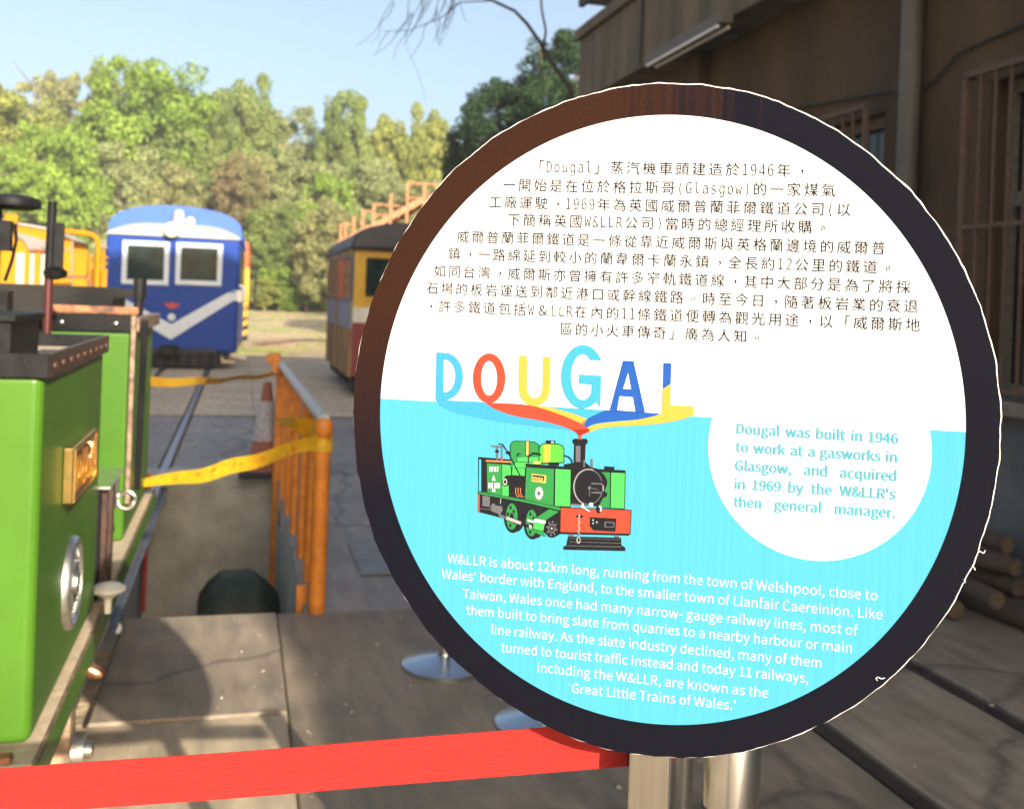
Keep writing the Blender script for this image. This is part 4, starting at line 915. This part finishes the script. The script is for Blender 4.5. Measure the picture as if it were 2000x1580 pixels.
# right tank
op([(1480,500),(1625,510),(1622,900),(1480,890)], 'pgreen', 4); op([(1630,510),(1785,518),(1778,908),(1625,900)], 'plime', 4)
ip([(1480,475),(1790,490),(1790,520),(1480,505)], 'pblack', 6); ip([(1560,445),(1670,452),(1665,490),(1560,485)], 'pblack', 7)
# smokebox door
ip(el(1385,670,160,195,40), 'pgrey', 7); ip(el(1388,670,148,184,40), 'pblack', 8)
for k in range(0,30): 
    a0 = math.radians(70+k*6); a1 = math.radians(70+(k+1)*6)
    line([(1385+158*math.cos(a0),670-192*math.sin(a0)),(1385+158*math.cos(a1),670-192*math.sin(a1))], 11, 'plgrey', 9)
line([(1422,633),(1530,637)], 16, 'pgrey', 10); line([(1422,730),(1520,732)], 16, 'pgrey', 10)
ip(el(1560,615,32,30), 'pblack', 9); ip(el(1562,748,28,28), 'pblack', 9); line([(1548,655),(1550,710)],9,'plgrey',10)
ip(el(1398,680,16,22), 'pgrey', 10); line([(1398,690),(1396,770)], 8, 'pgrey', 10); line([(1410,680),(1490,700)], 7, 'pgrey', 10)
line([(1340,380),(1340,450)], 16, 'pgrey', 9); line([(1424,375),(1424,455)], 22, 'pgrey', 9)
# footplate, frame
ip([(190,720),(290,730),(700,805),(1085,895),(1085,925),(700,835),(190,742)], 'pgreen', 12)
line([(190,722),(700,808),(1085,892)], 5, 'pblack', 13); line([(190,745),(700,840),(1070,930)], 6, 'pblack', 13)
ip([(195,745),(520,810),(1080,925),(1080,1100),(1010,1210),(520,1010),(420,1000),(190,940)], 'pblack', 4)
ip([(188,745),(208,750),(206,940),(186,938)], 'pred', 6)
ip([(238,760),(318,775),(316,888),(236,875)], 'pgrey', 6); ip([(335,860),(360,845),(380,870),(450,880),(455,920),(435,960),(425,1000),(405,960),(330,930)], 'pgrey', 6)
line([(436,790),(432,850)], 8, 'plgrey', 6); line([(215,905),(320,915),(330,880)], 7, 'pgrey', 7)
ip([(500,900),(590,925),(595,1000),(500,985)], 'pblack', 5)
# wheels
for (cx_, cy_2) in ((570,1000),(785,1070)):
    ip(el(cx_+35,cy_2-12,92,168,36), 'pblack', 6); ip(el(cx_,cy_2,98,168,36), 'pblack', 7)
    ip(el(cx_-15,cy_2-10,62,142,36), 'pgreen', 8)
    ip(el(cx_-15,cy_2-5,22,42), 'pblack', 9)
    for (dx,dy) in ((-12,-98),(22,-55),(28,60),(-15,95),(-42,-30)): ip(el(cx_-15+dx,cy_2-8+dy,12,20), 'pblack', 9)
op([(488,978),(665,1045),(658,1085),(480,1018)], 'plgrey', 11, 6); ip([(600,935),(700,960),(690,1000),(590,975)], 'pblack', 6)
line([(440,985),(490,1000)], 30, 'pgrey', 11); line([(665,1062),(760,1110)], 32, 'pblack', 11)
# cylinder
op([(800,1012),(960,905),(1075,935),(920,1035)], 'pgreen', 12, 7)
ip([(800,1010),(925,1032),(915,1072),(795,1045)], 'pwh', 13); op([(792,1045),(915,1072),(900,1150),(786,1122)], 'plime', 13, 6); ip([(786,1122),(900,1150),(930,1208),(850,1185),(800,1150)], 'pgreen', 13)
ip([(1075,935),(1085,900),(1080,1180),(1010,1218),(960,1210),(930,1180)], 'pblack', 11)
ip(el(990,1118,72,98,30), 'pblack', 14)
for k in range(8):
    a = k*math.pi/4+.2; ip(el(990+50*math.cos(a),1118+72*math.sin(a),10,12,10), 'pgrey', 15)
ip(el(990,1118,40,50,24), 'pgrey', 15); ip(el(990,1118,28,36,24), 'pblack', 16); ip(el(990,1118,12,14,12), 'plgrey', 17)
line([(730,1030),(790,1050)], 20, 'pwh', 12); ip(el(758,1100,16,24), 'plgrey', 12)
# buffer beam
op([(1085,890),(1850,920),(1840,1178),(1080,1160)], 'pred', 11, 9)
ip([(1400,995),(1690,1010),(1680,1155),(1440,1140),(1400,1095)], 'pblack', 13); ip([(1560,1045),(1670,1050),(1665,1108),(1560,1105)], 'pgrey', 14); ip([(1575,1055),(1660,1060),(1655,1100),(1575,1097)], 'pblack', 15)
for (x,y) in ((1438,1028),(1438,1062),(1478,1050)): ip(el(x,y,9,11,10), 'plgrey', 15)
ip(el(1292,988,42,17), 'pblack', 13)
for k in range(8): 
    ip(el(1288-(k%2)*8,985+k*34,10,17,12), 'plgrey', 14); ip(el(1288-(k%2)*8,985+k*34,5,9,10), 'pred' if k < 5 else 'pblack', 15)
ip(el(1280,1245,22,38,16), 'plgrey', 16); ip(el(1282,1242,12,24,16), 'pblack', 17)
line([(1200,858),(1320,865),(1395,930)], 16, 'pgrey', 12); ip(el(1415,860,22,20), 'pwh', 14); ip(el(1325,875,14,22), 'pwh', 14)
ip(el(1500,915,32,42), 'pblack', 13); ip(el(1512,905,18,30), 'pwh', 14); ip(el(1500,912,16,28), 'pblack', 15); line([(1330,885),(1395,932)],9,'pwh',14)
ip([(1180,1175),(1225,1178),(1225,1205),(1180,1205)], 'pgrey', 12); ip([(1675,1185),(1720,1188),(1720,1215),(1675,1215)], 'pgrey', 12)
ip([(1085,1165),(1830,1182),(1830,1195),(1085,1178)], 'pblack', 12)
ip([(1170,1205),(1740,1218),(1745,1300),(1785,1325),(1788,1362),(1120,1348),(1118,1312),(1150,1305)], 'pblack', 12)
line([(1180,1262),(1740,1278)], 5, 'pgrey', 13); line([(1160,1305),(1745,1318)], 6, 'pgrey', 13); line([(1180,1225),(1735,1238)], 4, 'pgrey', 13)
pic = None
for (mk_, lay), polys in sorted(ILL.items(), key=lambda x: x[0][1]):
    o = flat(polys, 3+lay*.6, 'engine_picture' if pic is None else 'printed_shape', M[mk_], SG if pic is None else pic)
    o['kind'] = 'stuff' if pic else ''
    if not pic: del o['kind']
    pic = pic or o
vs, fs, x0, x1 = G2['DG']; a = Z4(785,598); b = Z4(903,614); k = (b[0]-a[0])/(x1-x0)
vsn, fsn, nx0, nx1 = G2['DG']; kk = .33/(nx1-nx0); hh = .075/CAPH
lm = MB(); lm.add([(.0296, .318+(p-nx0)*kk, .882+q*hh) for p, q in vsn], fsn); lm.add([(.0250, .318+(p-nx0)*kk, .882+q*hh) for p, q in vsn], fsn)
nv = len(vsn); ed = {}
for f_ in fsn:
    for i_ in range(len(f_)):
        e_ = (f_[i_], f_[(i_+1) % len(f_)]); ed[tuple(sorted(e_))] = ed.get(tuple(sorted(e_)), 0)+1
for e_, c_ in ed.items():
    if c_ == 1: lm.f.append((e_[0], e_[1], e_[1]+nv, e_[0]+nv))
rawpart('raised_letters', lm, M['brass'], npl)
tx = MB().add([(a[0]+(p-x0)*k, FRONT-.0018, a[1]+q*k*1.9+(p-x0)*k*((b[1]-a[1])/(b[0]-a[0]))) for p, q in vs], fs); rawpart('plate_lettering', tx, M['pbrass'], pic)
# torn fibres on the edge
for (u,v,pts) in ((1915,1078,[(0,0),(6,1),(12,5),(15,3),(17,-2)]),(1905,1108,[(0,0),(4,4),(5,9)]),(1888,1132,[(0,0),(1,6),(2,9)]),(1720,1325,[(-2,6),(-6,1),(-1,-2),(8,2),(16,0)])):
    p = [SU(u-5+a*.8, v-2+b*.8) for a, b in pts]
    part('torn_fibre', MB().tube([(q[0], -.0006, q[1]) for q in p], .0004, 6), M['foam'], SG)
# sign post
pl = SU(1229,1480)[0]; pr = SU(1306,1480)[0]
pcx = (pl+pr)/2; ph = .019
part('square_post', MB().box((pcx-ph,.012,.012),(pcx+ph,.05,1.22)), M['post'], SG, bevel=.0018, seg=2)
part('foot_plate', MB().box((pcx-.14,-.12,0),(pcx+.14,.18,.012)), M['post'], SG, bevel=.002)

# ---------------------------------------------------------------- stanchions and belt
def stanchion(loc, label, top=.93, full=True, r=.025):
    t = thing('belt_stanchion', label, 'stanchion', (loc[0], loc[1], 0), 0, 'steel belt stanchions')
    part('base', MB().lathe([(.16,0),(.16,.018),(.155,.020),(.10,.034),(.03,.05),(.0285,.056)],48), M['basedisc'], t, smooth=True)
    part('pole', MB().tube([(0,0,.05),(0,0,top-.08)], r, 28), M['chrome'], t, smooth=True)
    part('belt_head', MB().lathe([(.030,top-.085),(.0375,top-.08),(.0375,top-.006),(.034,top),(.0005,top+.001)],40), M['chrome'], t, smooth=True)
    part('belt_slot', MB().box((-.039,-.008,top-.066),(-.034,.008,top-.014)), M['plasticblack'], t)
    return t
pA = at(1427, 1575, 1.36)     # lower edge of the big steel head
tA = thing('belt_stanchion', 'nearest stanchion, its thick steel head showing under the sign', 'stanchion', (pA.x, pA.y, 0), 0, 'steel belt stanchions')
hb = pA.z
part('base', MB().lathe([(.16,0),(.16,.018),(.155,.020),(.10,.034),(.03,.05),(.0285,.056)],48), M['basedisc'], tA, smooth=True)
part('pole', MB().tube([(0,0,.05),(0,0,hb)], .0285, 28), M['chrome'], tA, smooth=True)
part('belt_head', MB().lathe([(.034,hb-.004),(.0375,hb),(.0375,hb+.15),(.034,hb+.155),(.0005,hb+.156)],48), M['chrome'], tA, smooth=True)
part('belt_head_ring', MB().lathe([(.0385,hb-.0015),(.0385,hb+.003)],48), M['plasticblack'], tA, smooth=True)
sc_ = at(1424, 1530, 1.32)
pB = at(1333, 1500, 2.45); stanchion((pB.x, pB.y), 'slim pole stanchion between the square post and the thick steel head', top=.90)
pC = atground(868, 1303); stanchion((pC.x, pC.y), 'stanchion whose round base shows left of the sign on the floor', top=.93)
pD = atground(1062, 1418); stanchion((pD.x, pD.y), 'stanchion with only the edge of its bluish base showing above the belt', top=.93)
BT = thing('red_belt', 'red webbing belt stretched across the bottom left in front of the yard', 'belt barrier', (0,0,0), 0)
b0 = at(-420, 1586, .96); b1 = at(0, 1547, .98); b2 = at(547, 1505, 1.0); b3 = at(1225, 1451, 1.012)
mb, _ = ribbon([b0, b1, b2, b3], .045, (0.0, 0.0), thick=.0012, seg=60, wob=.0016, seed=2)
part('webbing', mb, M['belt'], BT)
mb, _ = ribbon([b3, at(1290,1444,1.12), at(1376,1437,1.345)], .045, (0,0), thick=.0012, seg=20)
part('webbing', mb, M['belt'], BT)
# ---------------------------------------------------------------- vegetation
def leafmat(name, c, c2, isl=.35):
    return mat(name, c, .6, c2=c2, scale=.55, lo=.35, hi=.62, island=isl, transl=.35, spec=.3)
LM = {'bright': leafmat('bright_leaves', (.27,.39,.05), (.17,.27,.04)), 'yellow': leafmat('yellow_green_leaves', (.33,.36,.08), (.20,.24,.05)),
      'mid': leafmat('mid_leaves', (.24,.31,.08), (.14,.20,.05)), 'pale': leafmat('pale_leaves', (.32,.36,.15), (.20,.24,.09)),
      'dark': leafmat('dark_leaves', (.045,.10,.035), (.018,.045,.018)), 'brown': leafmat('reddish_brown_leaves', (.28,.22,.11), (.20,.22,.08)),
      'olive': leafmat('olive_leaves', (.32,.32,.13), (.21,.23,.085))}
M['trunk'] = mat('tree_bark', (.22,.17,.12), .9, scale=8, c2=(.10,.075,.05), bump=.5)
M['twig'] = mat('dark_twig', (.035,.028,.022), .8)
def crown_mesh(name, seed, n_cl, n_leaf, leaf, flat_=1.0, spread=.15, density_inner=.25):
    r = np.random.RandomState(seed)
    d = r.normal(size=(n_cl,3)); d /= np.linalg.norm(d, axis=1)[:,None]
    rad = np.where(r.rand(n_cl) < density_inner, r.uniform(.2,.7,n_cl), r.uniform(.72,1.0,n_cl))
    lump = 1 + .16*np.sin(d[:,0]*5+seed)*np.cos(d[:,1]*4) + .12*np.sin(d[:,2]*7+seed*2)
    c = d*(rad*lump)[:,None]; c[:,2] *= flat_
    cs = r.uniform(.6,1.3,n_cl)*spread
    N_ = n_cl*n_leaf
    p = np.repeat(c, n_leaf, 0); dd = r.normal(size=(N_,3)); dd /= np.linalg.norm(dd,axis=1)[:,None]
    p = p + dd*(np.repeat(cs, n_leaf)*r.uniform(.3,1,N_)**.5)[:,None]*np.array([1.15,1.15,.75])
    nrm = dd*.8 + r.normal(size=(N_,3))*.6 + np.array([0,0,.5]); nrm /= np.linalg.norm(nrm,axis=1)[:,None]
    t = np.cross(nrm, r.normal(size=(N_,3))); t /= np.linalg.norm(t,axis=1)[:,None]; b = np.cross(nrm, t)
    s = (leaf*r.uniform(.6,1.4,N_))[:,None]
    V = np.stack([p-t*s, p-b*s*.55, p+t*s, p+b*s*.55], 1).reshape(-1,3)
    me = bpy.data.meshes.new(name); me.vertices.add(len(V)); me.vertices.foreach_set('co', V.astype('f').ravel())
    me.loops.add(N_*4); me.loops.foreach_set('vertex_index', np.arange(N_*4, dtype='i'))
    me.polygons.add(N_); me.polygons.foreach_set('loop_start', np.arange(0,N_*4,4,dtype='i')); me.polygons.foreach_set('loop_total', np.full(N_,4,dtype='i'))
    me.update(); me.materials.append(LM['mid']); return me
GSEED = 3
CR = [crown_mesh('crown', 1, 200, 170, .032, .95, .17), crown_mesh('crown', 2, 230, 150, .032, .85, .15), crown_mesh('crown', 3, 190, 180, .034, 1.1, .18), crown_mesh('crown', 4, 260, 130, .031, .8, .14)]
SPARSE = crown_mesh('crown', 9, 70, 70, .045, .7, .13, .1)
SH = [crown_mesh('foliage', 5, 170, 150, .042, .9, .2), crown_mesh('foliage', 6, 190, 140, .042, .75, .18)]
def tree(u, vtop, z, wpx, hpx, kind, label, seed, mesh=None, group='trees behind the yard', cat='tree', name='tree'):
    q = random.Random(seed); z = z*(1.6 if cat == 'shrub' else 1.35 if z > 30 else 1.0); gh = max(0, min(.95, (z-28)*.0386)); rx = wpx/2/F*z; rz = hpx/2/F*z
    top = at(u, vtop, z); cz_ = top.z - rz*.98
    cz_ -= gh
    t = thing(name, label, cat, (top.x, z, -.05+gh), q.uniform(0,6.28), group)
    me = mesh or CR[seed % 4]
    c = bpy.data.objects.new('crown', me); COL.objects.link(c); c.parent = t
    c.location = (0,0,cz_+.05); c.scale = (rx, rx*.9, rz); c.rotation_euler = (0,0,q.uniform(0,6.28))
    c.material_slots[0].link = 'OBJECT'; c.material_slots[0].material = LM[kind]
    tb = MB(); r0 = .03*max(rx,1.5)+.06
    tp = [(q.uniform(-.1,.1)*k, q.uniform(-.1,.1)*k, (cz_+rz*.4)*k/5) for k in range(6)]
    tb.tube(tp, [r0*(1-.13*k) for k in range(6)], 9)
    for k in range(6):
        a = q.uniform(0,6.28); h0 = tp[3][2]*q.uniform(.8,1.5); e = (rx*.75*math.cos(a), rx*.75*math.sin(a), cz_+rz*q.uniform(-.2,.75))
        md = (e[0]*.4, e[1]*.4, h0+(e[2]-h0)*.55)
        tb.tube([(0,0,h0*.8), md, e], [r0*.5, r0*.32, r0*.1], 6)
    part('trunk', tb, M['trunk'], t, smooth=True)
    return t
TL = [
 (-20,135,40,280,330,'yellow','yellow green tree at the far left edge of the treeline',1,None),
 (90,100,46,190,260,'olive','thin airy tree with open top near the left of the skyline',2,SPARSE),
 (178,90,47,140,240,'olive','highest wispy tree top rising above the left treeline',3,SPARSE),
 (290,126,39,300,340,'bright','broad bright green tree above and left of the blue railcar',4,None),
 (410,150,42,190,300,'mid','mid green tree top directly above the blue railcar',5,None),
 (490,165,43,150,300,'mid','mid green tree right of the blue railcar on the skyline',6,None),
 (570,205,44,190,280,'pale','pale grey green tree sloping down to the skyline gap',7,None),
 (680,184,41,120,260,'mid','narrow dark green tree standing alone in the middle of the skyline',8,None),
 (765,203,45,130,280,'yellow','yellowish tree just right of the narrow dark one',9,None),
 (838,226,46,130,260,'yellow','pale yellow tree nearest the dark tree by the building',10,None),
 (90,235,34,220,300,'bright','lush green tree low at the left above the yellow engine',11,None),
 (235,285,36,200,260,'pale','pale green tree lower in front of the bright broad tree',12,None),
 (345,300,37,180,240,'olive','olive tree right above the railcar roof',13,None),
 (470,305,36,110,150,'brown','reddish brown dry tree right above the railcar',14,None),
 (585,300,38,190,260,'pale','pale tree in the middle layer left of the narrow dark tree',15,None),
 (720,320,38,220,260,'pale','pale green tree above the old carriage roof',16,None),
 (835,330,37,180,240,'olive','olive tree behind the orange staircase',17,None),
 (370,270,38,200,260,'mid','mid green tree filling the slope above the railcar roof',20,None),
 (530,280,39,200,280,'olive','dull green tree rising behind the reddish tree',21,None),
 (150,280,37,200,260,'bright','fresh green tree between the far left trees and the pale one',22,None),
 (640,330,37,160,240,'bright','fresh green tree below the dip of the skyline',23,None),
 (650,400,33,160,190,'olive','olive bushy tree left of the orange staircase',18,None),
 (545,395,34,150,180,'mid','green bushy tree between the railcar and the carriage',19,None),
]
for (u,vt,z,wp,hp,kd,lb_,sd,ms) in TL: tree(u,vt,z,wp,hp,kd,lb_,sd,ms)
SL = [(40,330,30,200,250,'bright','bright shrub mass behind the yellow engine'),(180,370,31,180,210,'mid','green shrub left of the railcar roof'),(500,455,30,120,170,'bright','bright shrub just right of the blue railcar'),
 (570,470,29,140,170,'bright','sunlit shrub beside the dirt road'),(630,450,30,130,190,'mid','shadowy shrub left of the carriage'),(700,430,31,160,180,'olive','olive shrub behind the carriage roof'),
 (400,400,31,200,200,'olive','dull green shrub behind the railcar roof'),(300,400,32,170,200,'pale','pale shrub behind the railcar left side'),(520,540,28,80,62,'yellow','low yellow green bush at the road edge by the railcar'),(600,550,28.5,90,50,'bright','low bush at the road edge near the carriage'),
 (810,440,31,180,180,'mid','green shrub behind the sign rim'),(455,350,34,170,210,'mid','green shrub in the middle above the railcar'),
 (490,525,29.5,70,80,'mid','small green bush against the right side of the blue railcar'),(560,530,29.6,90,72,'bright','bright low bush at the centre of the dirt road edge'),(640,525,29.8,90,78,'olive','olive bush touching the left side of the carriage'),(20,400,30,200,230,'mid','mid green shrub at the left edge behind the yellow engine'),(740,400,32,180,220,'bright','bright shrub between carriage roof and staircase'),(650,300,36,150,240,'mid','green shrub under the narrow dark tree'),(130,420,30,160,200,'pale','pale shrub just above the yellow engine hood')]
for i, (u,vt,z,wp,hp,kd,lb_) in enumerate(SL): tree(u,vt,z,wp,hp,kd,lb_,40+i,SH[i%2],'shrubs along the far side of the yard','shrub','shrub')
# back row filling the gaps of the treeline
for i, (u, vt, pl_) in enumerate([(-60,210,'beyond the left edge'),(60,220,'above the yellow engine'),(170,220,'left of the railcar'),(330,220,'right above the railcar'),(470,250,'just right of the railcar'),(600,290,'in the dip of the skyline'),(700,280,'under the narrow dark tree'),(800,290,'above the orange staircase'),(900,300,'beside the dark evergreens'),(990,330,'behind the dark evergreens'),(1090,330,'behind the tallest evergreen')]):
    tree(u,vt,50,260,420,('mid','olive','pale')[i%3],'distant tree of the back row '+pl_,60+i,None,'distant trees of the back row')
DT = [(1105,72,24,200,250,'tallest dark evergreen crown beside the corner of the building'),(1160,150,23,170,260,'dark evergreen crown touching the building corner'),(1000,160,25,200,230,'dark evergreen crown left of the tallest one'),(925,235,26,130,200,'lowest dark evergreen crown at the left of the clump')]
for i, (u,vt,z,wp,hp,lb_) in enumerate(DT): tree(u,vt,z,wp,hp,'dark',lb_,80+i,CR[i%4],'dark evergreens by the building')
# bare tree behind the sign with twigs hanging into the sky
BTz = 8.2
b0 = at(1150, 592, BTz); b0.z = -.05
BTR = thing('bare_tree', 'bare dark tree behind the sign with thin twigs against the sky', 'tree', (0,0,0), 0)
def tw(pts, r0, r1, name='branch', z=BTz):
    P = [at(u, v, z + dz) for (u, v, dz) in pts]; n = len(P)
    part(name, MB().tube(P, [r0+(r1-r0)*i/(n-1) for i in range(n)], 7), M['twig'], BTR, smooth=True)
P = [b0, at(1160,400,BTz), at(1140,260,BTz), at(1112,172,BTz)]
part('trunk', MB().tube(P, [.07,.05,.03,.02], 10), M['twig'], BTR, smooth=True)
tw([(1112,172,0),(1085,135,0),(1062,95,0),(1030,48,0),(1005,22,.1),(962,2,.2),(900,-20,.3),(840,-60,.4)], .020, .008)
tw([(1062,95,0),(1066,60,-.1),(1058,20,-.1),(1055,-30,-.1)], .011, .008)
tw([(1300,-60,0),(1200,-40,0),(1160,2,0),(1135,12,.1)], .018, .006)
tq = random.Random(5)
tw([(962,2,.2),(900,5,.2),(862,35,.2),(800,60,.2),(748,62,.2)], .006, .002, 'twig')
for k in range(26):
    u = tq.uniform(765,905); v = tq.uniform(-30,30); pts = [(u,v,.2)]; du = tq.uniform(-14,4); 
    for j in range(tq.randint(3,5)):
        u += du + tq.uniform(-9,9); v += tq.uniform(10,26); pts.append((u,v,.2+tq.uniform(-.1,.1)))
    tw(pts, .0035, .0014, 'twig')
tw([(790,55,.2),(797,100,.2),(815,140,.2),(826,175,.2),(832,198,.2)], .0016, .001, 'twig')
tw([(760,60,.2),(742,85,.2),(736,108,.2)], .003, .0012, 'twig')

# rising ground towards the wood, and grass tufts on it
def gz(x, y):
    h = max(0.0, min(.95, (y-28)*.0386)) if y > 28 else 0
    return h - .055 + .004
xs = [-160+8*i for i in range(41)]; ys = [28,30,32,35,38,41,44,47,50,53,56,60,70,90,140]
gm_ = MB()
for y in ys:
    for x in xs: gm_.v.append((x, y, gz(x,y) + (.05*mnoise.noise(Vector((x*.2,y*.2,0))) if y > 30 else 0) + (max(0,y-60)*.012)))
for j in range(len(ys)-1):
    for i in range(len(xs)-1):
        a = j*len(xs)+i; gm_.f.append((a,a+1,a+1+len(xs),a+len(xs)))
rg = part('rising_ground', gm_, g.data.materials[0], None, smooth=True); struct(rg)
gr_ = np.random.RandomState(4); V = []; Fc = []
for k in range(260):
    y = 23.5+gr_.rand()*26; u = gr_.uniform(380,700); x = (u-1000)/2000*y
    if mnoise.noise(Vector((x*.5,y*.25,3))) < -.02: continue
    for j in range(26):
        bx, by = x+gr_.normal()*.35, y+gr_.normal()*.5; h = gr_.uniform(.03,.10); a = gr_.rand()*6.28; w2 = .012
        z0 = gz(bx,by) if by > 28 else -.055
        n = len(V); V += [(bx-w2*math.cos(a),by-w2*math.sin(a),z0-.01),(bx+w2*math.cos(a),by+w2*math.sin(a),z0-.01),(bx+gr_.normal()*.04,by+gr_.normal()*.04,z0+h)]; Fc.append((n,n+1,n+2))
tb_ = MB(); tb_.v = V; tb_.f = Fc
go = part('grass', tb_, LM['bright']); go['kind'] = 'stuff'; go['label'] = 'short grass tufts on the sandy yard beyond the trains'; go['category'] = 'grass'
# ---------------------------------------------------------------- haze over the yard and the wood
hm = bpy.data.materials.new('haze'); hm.use_nodes = True; N = hm.node_tree.nodes; N.remove(N['Principled BSDF'])
pv = N.new('ShaderNodeVolumePrincipled'); pv.inputs['Color'].default_value = (.92,.95,1,1); pv.inputs['Density'].default_value = .0014; pv.inputs['Anisotropy'].default_value = .0
hm.node_tree.links.new(pv.outputs[0], N['Material Output'].inputs['Volume'])
hz = part('haze', MB().box((-75,-22,-2.5),(45,100,30)), hm); hz['kind'] = 'stuff'

gr2 = np.random.RandomState(8); mbp = MB()
for k in range(1500):
    l = gr2.uniform(-.40, 3.4); d_ = 1.6+gr2.rand()**1.6*16; r_ = gr2.uniform(.0025,.009)*(1 if gr2.rand() < .93 else 1.8)
    if PL0-.05 < l < PL1+.05 and PD0-.05 < d_ < PD1+.05: continue
    top = .007 if (-.42 < l < .197 and 3.42 < d_ < 4.5) else .002
    c_ = yard(l, d_, top); a = gr2.rand()*6.28; n = len(mbp.v)
    for j in range(4): mbp.v.append((c_.x+r_*math.cos(a+j*1.57)*gr2.uniform(.6,1.2), c_.y+r_*math.sin(a+j*1.57)*gr2.uniform(.6,1.2), c_.z))
    mbp.v.append((c_.x, c_.y, c_.z+r_*.7)); mbp.f += [(n,n+1,n+4),(n+1,n+2,n+4),(n+2,n+3,n+4),(n+3,n,n+4)]
M['grit'] = mat('grit', (.30,.25,.18), .9, var=.5, scale=3, island=.5)
go = part('gravel', mbp, M['grit']); go['kind'] = 'stuff'; go['label'] = 'loose grit and crumbs scattered over the concrete floor'; go['category'] = 'gravel'
